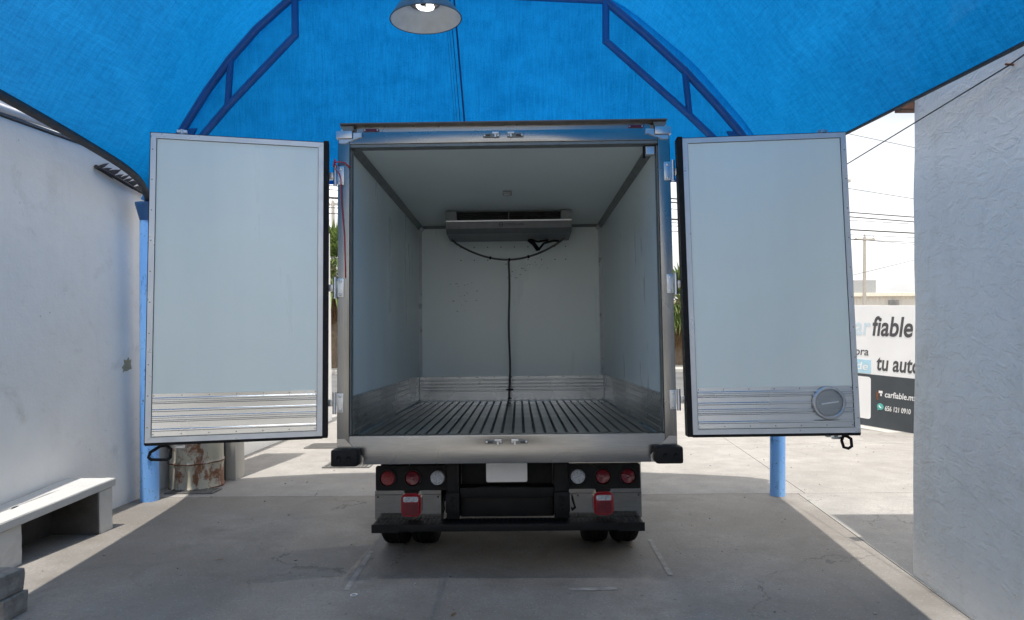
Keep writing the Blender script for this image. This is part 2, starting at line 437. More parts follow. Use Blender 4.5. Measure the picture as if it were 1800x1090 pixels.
# ------------------------------------------------------------------ mesh helpers
class B:
    """collects shapes into one mesh"""
    def __init__(self):
        self.bm = bmesh.new()
    def verts(self, pts):
        return [self.bm.verts.new(p) for p in pts]
    def face(self, vs_):
        try:
            return self.bm.faces.new(vs_)
        except ValueError:
            return None
    def box(self, x0, x1, y0, y1, z0, z1, bev=0.0, mtx=None):
        tmp = bmesh.new()
        vs_ = [tmp.verts.new(p) for p in ((x0, y0, z0), (x1, y0, z0), (x1, y1, z0), (x0, y1, z0), (x0, y0, z1), (x1, y0, z1), (x1, y1, z1), (x0, y1, z1))]
        for f in ((0, 3, 2, 1), (4, 5, 6, 7), (0, 1, 5, 4), (1, 2, 6, 5), (2, 3, 7, 6), (3, 0, 4, 7)):
            tmp.faces.new([vs_[i] for i in f])
        if bev:
            bmesh.ops.bevel(tmp, geom=list(tmp.edges), offset=bev, segments=2, affect='EDGES', profile=0.6)
        if mtx is not None:
            bmesh.ops.transform(tmp, matrix=mtx, verts=tmp.verts)
        bmesh.ops.recalc_face_normals(tmp, faces=tmp.faces)
        self.merge(tmp)
        return self
    def merge(self, tmp):
        me = bpy.data.meshes.new('tmp')
        tmp.to_mesh(me); tmp.free()
        self.bm.from_mesh(me)
        bpy.data.meshes.remove(me)
    def tube(self, pts, rad, n=10, cap=True, square=False):
        pts = [Vector(p) for p in pts]
        rads = rad if isinstance(rad, (list, tuple)) else [rad] * len(pts)
        rings = []
        prev_u = None
        for i, p in enumerate(pts):
            if i == 0: d = pts[1] - p
            elif i == len(pts) - 1: d = p - pts[i - 1]
            else: d = (pts[i + 1] - p).normalized() + (p - pts[i - 1]).normalized()
            d.normalize()
            if prev_u is None:
                a = Vector((0, 0, 1)) if abs(d.z) < 0.9 else Vector((0, 1, 0))
                u = d.cross(a).normalized()
            else:
                u = (prev_u - d * prev_u.dot(d)).normalized()
            prev_u = u
            v = d.cross(u)
            k = 4 if square else n
            off = math.pi / 4 if square else 0
            rr = rads[i] * (1.414 if square else 1)
            rings.append([self.bm.verts.new(p + (u * math.cos(off + 2 * math.pi * j / k) + v * math.sin(off + 2 * math.pi * j / k)) * rr) for j in range(k)])
        k = len(rings[0])
        for a, b in zip(rings, rings[1:]):
            for j in range(k):
                self.face([a[j], a[(j + 1) % k], b[(j + 1) % k], b[j]])
        if cap:
            self.face(list(reversed(rings[0]))); self.face(rings[-1])
        return self
    def lathe(self, prof, n=24, mtx=None, close=False):
        """prof: [(r, z)] turned about Z"""
        rings = []
        for r, z in prof:
            if r < 1e-6:
                rings.append([Vector((0, 0, z))])
            else:
                rings.append([Vector((r * math.cos(2 * math.pi * j / n), r * math.sin(2 * math.pi * j / n), z)) for j in range(n)])
        vr = [[self.bm.verts.new((mtx @ p) if mtx is not None else p) for p in ring] for ring in rings]
        for a, b in zip(vr, vr[1:]):
            for j in range(n):
                if len(a) == 1 and len(b) == 1: continue
                if len(a) == 1: self.face([a[0], b[(j + 1) % n], b[j]])
                elif len(b) == 1: self.face([a[j], a[(j + 1) % n], b[0]])
                else: self.face([a[j], a[(j + 1) % n], b[(j + 1) % n], b[j]])
        return self
    def prism(self, poly, axis, a0, a1):
        """poly: 2D outline; extruded along axis 'x','y','z' from a0 to a1"""
        def mk(p, a):
            if axis == 'x': return (a, p[0], p[1])
            if axis == 'y': return (p[0], a, p[1])
            return (p[0], p[1], a)
        tmp = bmesh.new()
        v0 = [tmp.verts.new(mk(p, a0)) for p in poly]
        v1 = [tmp.verts.new(mk(p, a1)) for p in poly]
        n = len(poly)
        tmp.faces.new(v0); tmp.faces.new(list(reversed(v1)))
        for i in range(n):
            tmp.faces.new([v0[i], v1[i], v1[(i + 1) % n], v0[(i + 1) % n]])
        bmesh.ops.recalc_face_normals(tmp, faces=tmp.faces)
        self.merge(tmp)
        return self
    def build(self, name, mat, parent=None, smooth=False, **props):
        me = bpy.data.meshes.new(name)
        bmesh.ops.recalc_face_normals(self.bm, faces=self.bm.faces) if props.pop('recalc', False) else None
        self.bm.to_mesh(me)
        self.bm.free()
        me.materials.append(MATS[mat] if isinstance(mat, str) else mat)
        if smooth:
            for p in me.polygons: p.use_smooth = True
            if smooth is not True:
                me.set_sharp_from_angle(angle=R(smooth))
        ob = bpy.data.objects.new(name, me)
        COL.objects.link(ob)
        if parent is not None: ob.parent = parent
        for k, v in props.items(): ob[k] = v
        return ob

def rrect(x0, x1, z0, z1, r, n=5):
    pts = []
    for cx, cz, a in ((x1 - r, z1 - r, 0), (x0 + r, z1 - r, 90), (x0 + r, z0 + r, 180), (x1 - r, z0 + r, 270)):
        for i in range(n + 1):
            t = R(a + 90 * i / n)
            pts.append((cx + r * math.cos(t), cz + r * math.sin(t)))
    return pts

def empty(name, loc=(0, 0, 0), rot=(0, 0, 0), parent=None, **props):
    e = bpy.data.objects.new(name, None)
    COL.objects.link(e)
    e.location = loc; e.rotation_euler = rot
    if parent is not None: e.parent = parent
    for k, v in props.items(): e[k] = v
    return e

def link_copy(o, parent, loc=None):
    c = o.copy()
    COL.objects.link(c)
    c.parent = parent
    if loc is not None: c.location = loc
    return c

def text(name, body, size, mat, parent, mtx, shear=0.0, ext=0.002, align='LEFT', xs=1.0, bold=0.0):
    cu = bpy.data.curves.new(name, 'FONT')
    cu.body = body; cu.size = size; cu.shear = shear; cu.extrude = ext; cu.align_x = align; cu.offset = bold
    tmp = bpy.data.objects.new('tmp_text', cu)
    COL.objects.link(tmp)
    dg = bpy.context.evaluated_depsgraph_get()
    me = bpy.data.meshes.new_from_object(tmp.evaluated_get(dg))
    bpy.data.objects.remove(tmp); bpy.data.curves.remove(cu)
    me.transform(mtx @ Matrix.Diagonal((xs, 1, 1, 1)))
    me.name = name
    me.materials.clear(); me.materials.append(MATS[mat])
    ob = bpy.data.objects.new(name, me)
    COL.objects.link(ob)
    ob.parent = parent
    return ob

def gz(y):
    return -S * y

# ------------------------------------------------------------------ ground
XL, XR = -40.0, 60.0
Y_ROAD0, Y_ROAD1 = 17.4, 25.4
Z_ROAD = gz(Y_ROAD0) - 0.06
def quad_sheet(name, pts, mat, sub=1, **props):
    b = B()
    b.face(b.verts(pts))
    return b.build(name, mat, kind='structure', **props)
driveway = quad_sheet('driveway', [(XL, -30, gz(-30) - 0.03), (XR, -30, gz(-30) - 0.03), (XR, Y_ROAD0, gz(Y_ROAD0) - 0.03), (XL, Y_ROAD0, gz(Y_ROAD0) - 0.03)], 'joint')
# concrete slabs, cut by joints, follow the slope
def slab(x0a, x1a, x0b, x1b, y0, y1, mat):
    g = 0.004
    b = B()
    p = [(x0a + g, y0 + g), (x1a - g, y0 + g), (x1b - g, y1 - g), (x0b + g, y1 - g)]
    top = b.verts([(x, y, gz(y)) for x, y in p])
    bot = b.verts([(x, y, gz(y) - 0.028) for x, y in p])
    b.face(top)
    for i in range(4):
        b.face([bot[i], bot[(i + 1) % 4], top[(i + 1) % 4], top[i]])
    o = b.build('concrete_slab', mat, driveway)
    return o
def rx(y): return 2.13 + 0.127 * y
xs_near = -3.9
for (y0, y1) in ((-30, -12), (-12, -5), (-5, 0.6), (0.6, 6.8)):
    slab(xs_near, rx(y0) - 0.02, xs_near, rx(y1) - 0.02, y0, y1, 'concrete' if y0 > 0.5 else 'bounce_ground')
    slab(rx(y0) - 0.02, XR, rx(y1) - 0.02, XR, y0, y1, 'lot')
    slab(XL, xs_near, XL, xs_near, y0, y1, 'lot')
for (y0, y1) in ((6.8, 10.2), (10.2, 13.8), (13.8, Y_ROAD0)):
    slab(XL, xs_near, XL, xs_near, y0, y1, 'lot')
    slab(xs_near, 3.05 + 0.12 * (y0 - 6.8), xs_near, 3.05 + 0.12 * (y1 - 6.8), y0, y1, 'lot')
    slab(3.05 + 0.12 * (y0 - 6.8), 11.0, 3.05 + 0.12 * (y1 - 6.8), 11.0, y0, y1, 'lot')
    slab(11.0, XR, 11.0, XR, y0, y1, 'lot')
road = quad_sheet('road', [(XL - 60, Y_ROAD0, Z_ROAD), (XR + 60, Y_ROAD0, Z_ROAD), (XR + 60, Y_ROAD1, Z_ROAD), (XL - 60, Y_ROAD1, Z_ROAD)], 'asphalt')
far_ground = quad_sheet('ground', [(-700, Y_ROAD1, Z_ROAD - 0.02), (900, Y_ROAD1, Z_ROAD - 0.02), (900, 900, Z_ROAD - 0.02), (-700, 900, Z_ROAD - 0.02)], 'earth')
back_ground = quad_sheet('yard_ground', [(-300, -400, gz(-30) - 0.05), (300, -400, gz(-30) - 0.05), (300, -30, gz(-30) - 0.05), (-300, -30, gz(-30) - 0.05)], 'lot')
B().box(-60, 90, Y_ROAD1, Y_ROAD1 + 0.18, Z_ROAD - 0.1, Z_ROAD + 0.13, 0.02).build('kerb', 'kerb', kind='structure')
B().box(-60, 90, Y_ROAD1 + 0.18, Y_ROAD1 + 1.6, Z_ROAD - 0.1, Z_ROAD + 0.11).build('sidewalk', 'kerb', kind='structure')
# worn traces of paint on the floor behind the truck
def worn(pts, wdt):
    b = B()
    for (xa, ya), (xb, yb) in pts:
        d = Vector((xb - xa, yb - ya, 0)).normalized(); n = Vector((-d.y, d.x, 0)) * wdt / 2
        b.face(b.verts([(xa - n.x, ya - n.y, gz(ya - n.y) + 0.003), (xb - n.x, yb - n.y, gz(yb - n.y) + 0.003), (xb + n.x, yb + n.y, gz(yb + n.y) + 0.003), (xa + n.x, ya + n.y, gz(ya + n.y) + 0.003)]))
    return b.build('worn_paint_line', 'worn_line', driveway, recalc=True)
worn([((-1.08, 4.95), (-1.07, 4.15))], 0.035)
worn([((1.09, 5.2), (1.06, 4.38))], 0.035)
worn([((0.35, 4.13), (0.66, 4.15))], 0.05)

# ------------------------------------------------------------------ perimeter wall on the left
WX = -3.88
WT = 2.96
pw = empty('perimeter_wall', (WX - 0.1, 5, gz(5)), label='long white painted perimeter wall behind the concrete bench', category='wall')
def inpar(ob, par):
    ob.parent = par
    ob.matrix_parent_inverse = Matrix.Translation(-Vector(par.location))
b = B()
# slightly uneven plaster face, subdivided
ny, nzv = 90, 22
gridv = []
for i in range(ny + 1):
    y = -9 + 23.0 * i / ny
    row = []
    for k in range(nzv + 1):
        z0 = gz(y) - 0.05
        z = z0 + (WT - z0) * k / nzv
        dx = 0.006 * mnoise.noise(Vector((y * 0.9, z * 0.9, 1.3)))
        if k == nzv: z += 0.006 * mnoise.noise(Vector((y * 6, 0, 4)))
        row.append(b.bm.verts.new((WX + dx, y, z)))
    gridv.append(row)
for i in range(ny):
    for k in range(nzv):
        b.face([gridv[i][k], gridv[i + 1][k], gridv[i + 1][k + 1], gridv[i][k + 1]])
# back, top and ends
bk = [[b.bm.verts.new((WX - 0.2, -9 + 23.0 * i / ny, z)) for i in range(ny + 1)] for z in (-1.2, WT)]
for i in range(ny):
    b.face([bk[0][i], bk[1][i], bk[1][i + 1], bk[0][i + 1]])
    b.face([gridv[i][-1], gridv[i + 1][-1], bk[1][i + 1], bk[1][i]])
b.face([gridv[0][k] for k in range(nzv + 1)] + [bk[1][0], bk[0][0]])
b.face([gridv[-1][k] for k in range(nzv + 1)][::-1] + [bk[0][-1], bk[1][-1]])
inpar(b.build('wall_face', 'wall_left', smooth=40, recalc=True), pw)
inpar(B().box(WX - 0.21, WX + 0.015, -9, 7.0, WT + 0.012, WT + 0.03).build('coping', 'flash'), pw)
# torn patch of paint
pp = [(6.16, 0.47), (6.20, 0.50), (6.19, 0.545), (6.235, 0.53), (6.27, 0.56), (6.275, 0.525), (6.31, 0.535), (6.30, 0.49), (6.315, 0.44), (6.27, 0.435), (6.23, 0.425), (6.20, 0.43), (6.17, 0.42), (6.18, 0.445)]
bpch = B().prism([(p[0] + 0.33, p[1] + 0.42) for p in pp], 'x', WX + 0.001, WX + 0.008)
inpar(bpch.build('bare_patch', 'bare_plaster'), pw)
# conduits along the top of the wall
for dx, dz, rr in ((0.012, 0.062, 0.034), (-0.075, 0.13, 0.03)):
    pts = [(WX + dx, -6 + i * 0.65, WT + dz + 0.012 * math.sin(i * 1.7 + dz * 40)) for i in range(21)]
    c = B().tube(pts, rr, 8).build('conduit', 'conduit', smooth=True,
        label='grey conduit along the top of the white wall, ' + ('front one at the wall edge' if dx > 0 else 'fatter one set back behind the other'), category='pipe', group='conduits on the wall top')
# dry frond hanging on the wall top
df = B()
p0 = Vector((WX + 0.02, 6.10, 2.80)); p1 = Vector((WX + 0.05, 6.88, 2.66))
df.tube([p0, p0.lerp(p1, 0.5) + Vector((0.01, 0, 0.0)), p1], [0.02, 0.016, 0.008], 6)
for i in range(13):
    f = 0.04 + 0.94 * i / 12
    q = p0.lerp(p1, f)
    for up_ in (1, 0):
        ln = random.uniform(0.16, 0.28) * (1 - 0.3 * f)
        d = Vector((random.uniform(0.0, 0.06), 0.92, (0.40 if up_ else -0.22) + random.uniform(-0.1, 0.1))).normalized()
        nrm = Vector((0, -d.z, d.y)) * 0.017
        t1 = q + d * ln
        df.face(df.verts([q - nrm, q + d * ln * 0.5 - nrm * 0.8 + Vector((0.008, 0, 0)), t1, q + d * ln * 0.5 + nrm * 0.8, q + nrm]))
df.build('dry_palm_frond', 'dryfrond', label='small dark dry palm frond hanging over the white wall top', category='frond')

# gate pier beyond the barrel, with its drop bolt
pr = empty('gate_pier', (-3.5, 7.8, gz(7.8)), label='tall cement gate pier beside the rusty drum', category='pier')
inpar(B().box(WX + 0.012, -3.26, 7.66, 7.92, gz(7.66) - 0.05, 6.4, 0.012).build('pier_shaft', 'pier', smooth=30), pr)
rb = B().tube([(-3.375, 7.63, gz(7.63) + 0.004), (-3.375, 7.63, 1.5)], 0.011, 8).tube([(-3.40, 7.625, 0.0), (-3.31, 7.60, 0.0)], 0.009, 6)
inpar(rb.build('drop_bolt', 'rod', smooth=40), pr)

# ------------------------------------------------------------------ building on the right
bl = empty('plastered_building', (4.5, 0, 0), label='tall grey-white building with rough trowelled plaster wall', category='building')
b = B()
ny, nzv = 60, 30
y_end = 4.36
rows = []
for i in range(ny + 1):
    y = -7 + (y_end + 7) * i / ny
    row = []
    z0 = gz(y) - 0.05
    for k in range(nzv + 1):
        z = z0 + (3.15 - z0) * k / nzv
        dx = 0.012 * mnoise.noise(Vector((y * 1.1, z * 1.1, 7.3))) + 0.006 * mnoise.noise(Vector((y * 3.5, z * 3.5, 2.3)))
        row.append(b.bm.verts.new((rx(y) + dx, y + (0.008 * mnoise.noise(Vector((0, z * 2.2, 9))) if i == ny else 0), z)))
    rows.append(row)
for i in range(ny):
    for k in range(nzv):
        b.face([rows[i][k], rows[i][k + 1], rows[i + 1][k + 1], rows[i + 1][k]])
XE = 9.0
e0 = b.verts([(XE, y_end, -0.6), (XE, y_end, 3.15), (XE, -7, 3.15), (XE, -7, -0.6)])
b.face(rows[-1] + [e0[1], e0[0]])
b.face([rows[i][-1] for i in range(ny + 1)] + [e0[1], e0[2]])
b.face([e0[0], e0[1], e0[2], e0[3]])
b.face(rows[0] + [e0[2], e0[3]])
inpar(b.build('wall', 'wall_right', smooth=40, recalc=True), bl)
inpar(B().box(rx(4.3) + 0.03, 5.4, 4.06, y_end - 0.004, 3.151, 6.2).build('corner_shadow_block', 'wall_right'), bl)  # unseen block added to throw the long ground shadow past the corner
inpar(B().box(rx(4.3) - 0.075, rx(4.3) + 0.4, 4.37, 4.46, 2.79, 2.87, 0.006).build('beam_end', 'wood'), bl)
# added unseen wing and bay behind the viewer, blocking low light into the box
b = B()
b.box(-3.6, -2.3, -10.6, -10.0, -0.2, 5.2).box(1.35, 4.0, -10.6, -10.0, -0.2, 5.2).box(-2.299, 1.349, -10.6, -10.0, 3.4, 5.2)
inpar(b.build('light_blocking_wing', 'wall_right'), bl)
b = B()
b.box(-2.6, 1.65, -17.0, -16.9, 0.0, 3.9).box(-2.6, -2.5, -16.89, -10.61, 0.0, 3.9).box(1.55, 1.65, -16.89, -10.61, 0.0, 3.9).box(-2.49, 1.54, -16.89, -10.61, 3.75, 3.9)
inpar(b.build('light_blocking_bay', 'pier'), bl)
# nail and cable hook on that wall
inpar(B().tube([(rx(3.34) + 0.01, 3.34, 2.72), (rx(3.34) - 0.05, 3.33, 2.72)], 0.006, 6).build('cable_hook', 'rust'), bl)

# ------------------------------------------------------------------ canopy of blue shade mesh
cp = empty('shade_canopy', (-0.5, 6.62, gz(6.62)), label='blue shade mesh canopy on a blue steel arch truss with two posts', category='canopy')
YF = -0.35
Lpts = [(-5.0, -2.70, 2.86), (-2.0, -2.80, 2.84), (0.0, -2.92, 2.84), (2.5, -3.05, 2.88), (4.1, -3.22, 2.865), (5.0, -3.33, 2.81), (5.85, -3.44, 2.745), (6.35, -3.56, 2.69), (6.55, -3.63, 2.62), (6.70, -3.69, 2.52)]
Rpts = [(-5.0, 1.40, 2.45), (-2.0, 1.64, 2.45), (0.0, 1.88, 2.52), (2.87, 2.243, 2.65), (4.87, 2.50, 2.765), (6.2, 2.66, 2.84), (6.70, 2.72, 2.86)]
def interp(tab, y):
    for a, c in zip(tab, tab[1:]):
        if y <= c[0]:
            f = (y - a[0]) / (c[0] - a[0])
            return tuple(a[k] + (c[k] - a[k]) * f for k in (1, 2))
    return tab[-1][1:]
ARCH = [(-3.62, 2.80), (-3.30, 3.40), (-2.84, 4.06), (-2.20, 4.66), (-1.4, 4.72), (-0.6, 4.74), (0.2, 4.70), (1.02, 4.66), (1.84, 3.98), (2.38, 3.37), (2.69, 2.93)]
def arch_z(x):
    for a, c in zip(ARCH, ARCH[1:]):
        if x <= c[0]:
            return a[1] + (c[1] - a[1]) * (x - a[0]) / (c[0] - a[0])
    return ARCH[-1][1]
def section(y, nu=72):
    (lx, lz), (rxx, rz) = interp(Lpts, y), interp(Rpts, y)
    k = min(1.0, max(0.0, (6.6 - y) / 1.6)); k = k * k * (3 - 2 * k)
    poly = [(lx, lz)] + [((p[0] + 3.66) / (2.70 + 3.66) * (rxx - lx) + lx, p[1]) for p in ARCH] + [(rxx, rz)]
    nL, iR = 4, 8                       # shoulders: between the truss lines the mesh hangs in an even slope
    for j in range(1, nL):
        f = j / nL
        tx, tz = lx + (poly[nL][0] - lx) * f, lz + (poly[nL][1] - lz) * f + 0.10 * math.sin(math.pi * f)
        poly[j] = (poly[j][0] + (tx - poly[j][0]) * k, poly[j][1] + (tz - poly[j][1]) * k)
    for j in range(iR + 1, len(poly) - 1):
        f = (j - iR) / (len(poly) - 1 - iR)
        tx, tz = poly[iR][0] + (rxx - poly[iR][0]) * f, poly[iR][1] + (rz - poly[iR][1]) * f + 0.10 * math.sin(math.pi * f)
        poly[j] = (poly[j][0] + (tx - poly[j][0]) * k, poly[j][1] + (tz - poly[j][1]) * k)
    pts = []
    for i in range(nu + 1):
        u = i / nu
        seg = u * (len(ARCH) + 1)
        j = min(int(seg), len(poly) - 2); f = seg - j
        x = poly[j][0] + (poly[j + 1][0] - poly[j][0]) * f
        z = poly[j][1] + (poly[j + 1][1] - poly[j][1]) * f
        pts.append((x, z))
    # soften the corners away from the truss
    for _ in range(3):
        pts = [pts[0]] + [((pts[i - 1][0] + 2 * pts[i][0] + pts[i + 1][0]) / 4, (pts[i - 1][1] + 2 * pts[i][1] + pts[i + 1][1]) / 4) for i in range(1, len(pts) - 1)] + [pts[-1]]
    return pts
b = B()
rows = []
for i in range(61):
    y = YF + (6.82 - YF) * i / 60
    sag = 0.05 * math.sin(math.pi * (y - YF) / (6.82 - YF))
    rows.append([b.bm.verts.new((x, y, z - sag * (1 if 6 < k < 66 else 0) + 0.008 * mnoise.noise(Vector((x * 2, y * 2, z))))) for k, (x, z) in enumerate(section(y))])
for r0, r1 in zip(rows, rows[1:]):
    for j in range(len(r0) - 1):
        b.face([r0[j], r1[j], r1[j + 1], r0[j + 1]])
inpar(b.build('shade_cloth', 'cloth', smooth=True), cp)
# gable sheet on the truss
b = B()
GY = 6.735
cols = []
for i in range(81):
    x = -3.60 + 6.28 * i / 80
    zt = arch_z(x) + 0.005
    zb = 2.745 + 0.018 * math.sin(i * 0.9) * 0.4 + (0.0 if x > -3.3 else -0.02)
    col_ = []
    for k in range(25):
        f = k / 24
        z = zb + (max(zt, zb + 0.02) - zb) * f
        yy = GY + 0.05 * math.sin(math.pi * f) * 0.8 + 0.012 * mnoise.noise(Vector((x * 3.2, z * 0.8, 3)))
        col_.append(b.bm.verts.new((x, yy, z)))
    cols.append(col_)
for a, c in zip(cols, cols[1:]):
    for k in range(24):
        b.face([a[k], c[k], c[k + 1], a[k + 1]])
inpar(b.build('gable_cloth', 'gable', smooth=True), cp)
inpar(B().box(-3.60, 2.68, GY - 0.012, GY + 0.012, 2.735, 2.765).build('hem', 'gable'), cp)
# sewn seam with its pleats
for dx, wv in ((0.0, 0.02), (-0.045, 0.008), (-0.075, 0.004), (-0.1, 0.004)):
    pts = [(-0.575 + dx + 0.10 * (4.66 - z) / 1.3, GY + 0.05 * math.sin(math.pi * (z - 2.75) / 1.95) * 0.8 - 0.016, z) for z in [2.76 + 1.88 * k / 10 for k in range(11)]]
    inpar(B().tube(pts, wv * 0.5, 5).build('seam', 'seam'), cp)
# eave bindings
for nm, tab, rr in (('left', Lpts, 0.033), ('right', Rpts, 0.011)):
    pts = []
    for i in range(40):
        y = YF + (6.7 - YF) * i / 39
        x, z = interp(tab, y); pts.append((x, y, z))
    for _ in range(2):
        pts = [pts[0]] + [tuple((pts[i - 1][k] + 2 * pts[i][k] + pts[i + 1][k]) / 4 for k in range(3)) for i in range(1, len(pts) - 1)] + [pts[-1]]
    inpar(B().tube(pts, rr, 8).build('edge_binding', 'binding', smooth=True), cp)
# truss
TY = 6.62
def member(name, pts, r):
    inpar(B().tube([(x, TY, z) for x, z in pts], r, 12).build(name, 'truss', smooth=40), cp)
member('upper_chord', [(-3.70, 2.56), (-3.52, 2.92), (-3.28, 3.31), (-3.06, 3.65), (-2.82, 3.97), (-2.55, 4.27), (-2.22, 4.56), (-2.10, 4.60)], 0.039)
member('upper_chord', [(-2.16, 4.60), (-0.6, 4.61), (0.96, 4.53)], 0.03)
member('upper_chord', [(0.96, 4.53), (1.36, 4.19), (1.76, 3.82), (2.04, 3.52), (2.29, 3.23), (2.5, 2.95), (2.68, 2.66)], 0.039)
member('lower_chord', [(-2.15, 4.22), (-2.85, 3.50), (-3.28, 3.01), (-3.62, 2.60)], 0.036)
member('lower_chord', [(0.96, 4.13), (1.79, 3.39), (2.25, 2.95), (2.6, 2.62)], 0.036)
member('strut', [(-2.16, 4.60), (-2.16, 4.20)], 0.036)
member('strut', [(-2.81, 3.98), (-2.85, 3.50)], 0.032)
member('strut', [(0.96, 4.55), (0.96, 4.11)], 0.036)
member('strut', [(1.75, 3.86), (1.80, 3.38)], 0.032)
for sx, x0, z0 in ((1, -3.30, 3.26), (-1, 2.31, 3.20)):
    g = B().prism([(x0, z0 + 0.02), (x0 + sx * 0.14, z0 + 0.02), (x0 + sx * 0.1, z0 - 0.05), (x0 - sx * 0.1, z0 - 0.14)], 'y', TY - 0.012, TY + 0.012)
    inpar(g.build('gusset', 'truss'), cp)
inpar(B().tube([(-0.6, YF + 0.05, 4.54), (-0.6, 6.6, 4.545)], 0.009, 8).build('ridge_cable', 'binding', smooth=40), cp)
# posts
def post(x, y, zt, lean, rr=0.088):
    z0 = gz(y) - 0.02
    b = B().tube([(x, y, z0), (x + lean, y, zt)], rr, 28)
    inpar(b.build('post', 'post', smooth=40), cp)
    b = B().tube([(x + lean, y, zt - 0.17), (x + lean, y, zt - 0.02), (x + lean, y, zt), (x + lean, y, zt + 0.012)], [rr + 0.001, rr + 0.038, rr + 0.042, rr + 0.042], 28)
    inpar(b.build('post_cap', 'truss', smooth=30), cp)
post(-3.72, 6.66, 2.53, 0.045)
post(2.73, 6.72, 2.60, 0.0, 0.075)
# near arch and its posts, above the viewer
fl_, fr_ = interp(Lpts, YF), interp(Rpts, YF)
sec = section(YF)
inpar(B().tube([(x, YF + 0.05, z - 0.06) for x, z in sec[::3]], 0.04, 10).build('upper_chord', 'truss', smooth=40), cp)
for x, z in (fl_, fr_):
    inpar(B().tube([(x, YF + 0.05, gz(YF) - 0.02), (x, YF + 0.05, z - 0.03)], 0.07, 20).build('post', 'post', smooth=40), cp)

# ------------------------------------------------------------------ hanging lamp
lx, ly, lz = -0.575, 4.5, 3.455
la = empty('pendant_lamp', (lx, ly, lz), (R(0), R(-3), 0), label='lit pendant lamp with dark enamel cone shade under the canopy', category='lamp')
B().lathe([(0.242, 0.0), (0.247, 0.006), (0.242, 0.014), (0.20, 0.075), (0.145, 0.125), (0.10, 0.15), (0.085, 0.17), (0.085, 0.185), (0, 0.185)], 48).build('shade', 'shade_out', la, smooth=35)
B().lathe([(0.238, 0.004), (0.196, 0.068), (0.142, 0.116), (0.095, 0.140), (0.09, 0.15), (0, 0.15)], 48).build('shade_lining', 'shade_in', la, smooth=35)
B().lathe([(0.105, 0.108), (0.11, 0.118), (0.09, 0.125), (0.085, 0.11)], 32).build('socket_ring', 'flash', la, smooth=True)
bb = B()
for k in range(3):
    a0 = k * 2.1
    bb.tube([(0.05 * math.cos(a0 + t * 0.5) , 0.05 * math.sin(a0 + t * 0.5), 0.085 + 0.01 * k + 0.003 * t) for t in range(8)], 0.014, 8)
bb.build('bulb', 'bulb', la, smooth=True)
B().box(-0.155, 0.155, -0.09, 0.09, 0.135, 0.33, 0.015).build('ballast_box', 'black', la)
B().tube([(0, 0, 0.33), (0, 0, 1.06)], 0.012, 8).build('hanger_rod', 'black', la)
for a_, r_ in ((200, 0.205), (262, 0.2), (330, 0.2)):
    bx_ = B()
    ca, sa = math.cos(R(a_)), math.sin(R(a_))
    bx_.tube([(0.155 * ca, -0.155 * -sa, 0.098), (0.185 * ca, 0.185 * sa, 0.064)], 0.006, 6)
    bx_.build('clip', 'flash', la)

# ------------------------------------------------------------------ bench and blocks
be = empty('concrete_bench', (-3.6, 5.0, gz(5)), label='long white painted concrete bench against the left wall', category='bench')
TOPZ = 0.015
def bslab(x0, x1, y0, y1, z0, z1, name, sub=0.05):
    b = B()
    b.box(x0, x1, y0, y1, z0, z1)
    bmesh.ops.bevel(b.bm, geom=list(b.bm.edges), offset=0.006, segments=2, affect='EDGES')
    bmesh.ops.subdivide_edges(b.bm, edges=[e for e in b.bm.edges if e.calc_length() > 0.15], cuts=12, use_grid_fill=True)
    for v in b.bm.verts:
        n = mnoise.noise(v.co * 9) * 0.004 + mnoise.noise(v.co * 25) * 0.002
        v.co.z += n; v.co.x += n
    return b.build(name, 'bench', smooth=30)
t = bslab(WX + 0.01, -3.45, 3.6, 5.66, TOPZ - 0.065, TOPZ, 'seat_slab')
for v in t.data.vertices:       # the front edge runs a little askew
    if v.co.x > -3.7: v.co.x -= 0.08 * (5.66 - v.co.y)
inpar(t, be)
for y0, y1, xf in ((5.46, 5.64, -3.47), (4.50, 4.71, -3.56)):
    inpar(bslab(WX + 0.01, xf, y0, y1, gz(y1) - 0.02, TOPZ - 0.066, 'leg'), be)
inpar(bslab(WX + 0.01, -3.64, 3.62, 3.8, gz(3.8) - 0.02, TOPZ - 0.066, 'leg'), be)

inpar(B().box(WX + 0.012, WX + 0.02, 3.81, 5.455, -0.45, TOPZ - 0.067).build('recess_back_shade', 'bench_shade'), be)  # thin dark boards carry the painted shade in the bench recess
inpar(B().box(WX + 0.021, -3.475, 5.44, 5.458, -0.45, TOPZ - 0.067).build('recess_side_shade', 'bench_shade'), be)
inpar(B().box(WX + 0.021, -3.60, 4.712, 4.73, -0.45, TOPZ - 0.067).build('recess_side_shade', 'bench_shade'), be)
inpar(B().box(WX + 0.021, -3.60, 4.731, 5.439, TOPZ - 0.075, TOPZ - 0.0665).build('underside_shade', 'bench_shade'), be)

def cblock(x0, x1, y0, y1, z0, z1, rot, label):
    b = B()
    cx, cy, cz = (x0 + x1) / 2, (y0 + y1) / 2, z0
    b.box(x0 - cx, x1 - cx, y0 - cy, y1 - cy, 0, z1 - z0, 0.008)
    bmesh.ops.subdivide_edges(b.bm, edges=[e for e in b.bm.edges if e.calc_length() > 0.05], cuts=7, use_grid_fill=True)
    for v in b.bm.verts:
        p = v.co + Vector((z0, 0, 5))
        v.co += Vector((mnoise.noise(p * 14), mnoise.noise(p * 14 + Vector((5, 0, 0))), mnoise.noise(p * 14 + Vector((9, 3, 0))) * 0.5)) * 0.008
    o = b.build('cement_block', 'block', smooth=50, label=label, category='block', group='cement blocks by the bench')
    o.location = (cx, cy, cz); o.rotation_euler = (-SLOPE, 0, rot)
cblock(-3.30, -2.885, 3.655, 3.845, gz(3.75) + 0.0, gz(3.75) + 0.125, 0.03, 'rough grey cement block on the floor, lower of the two')
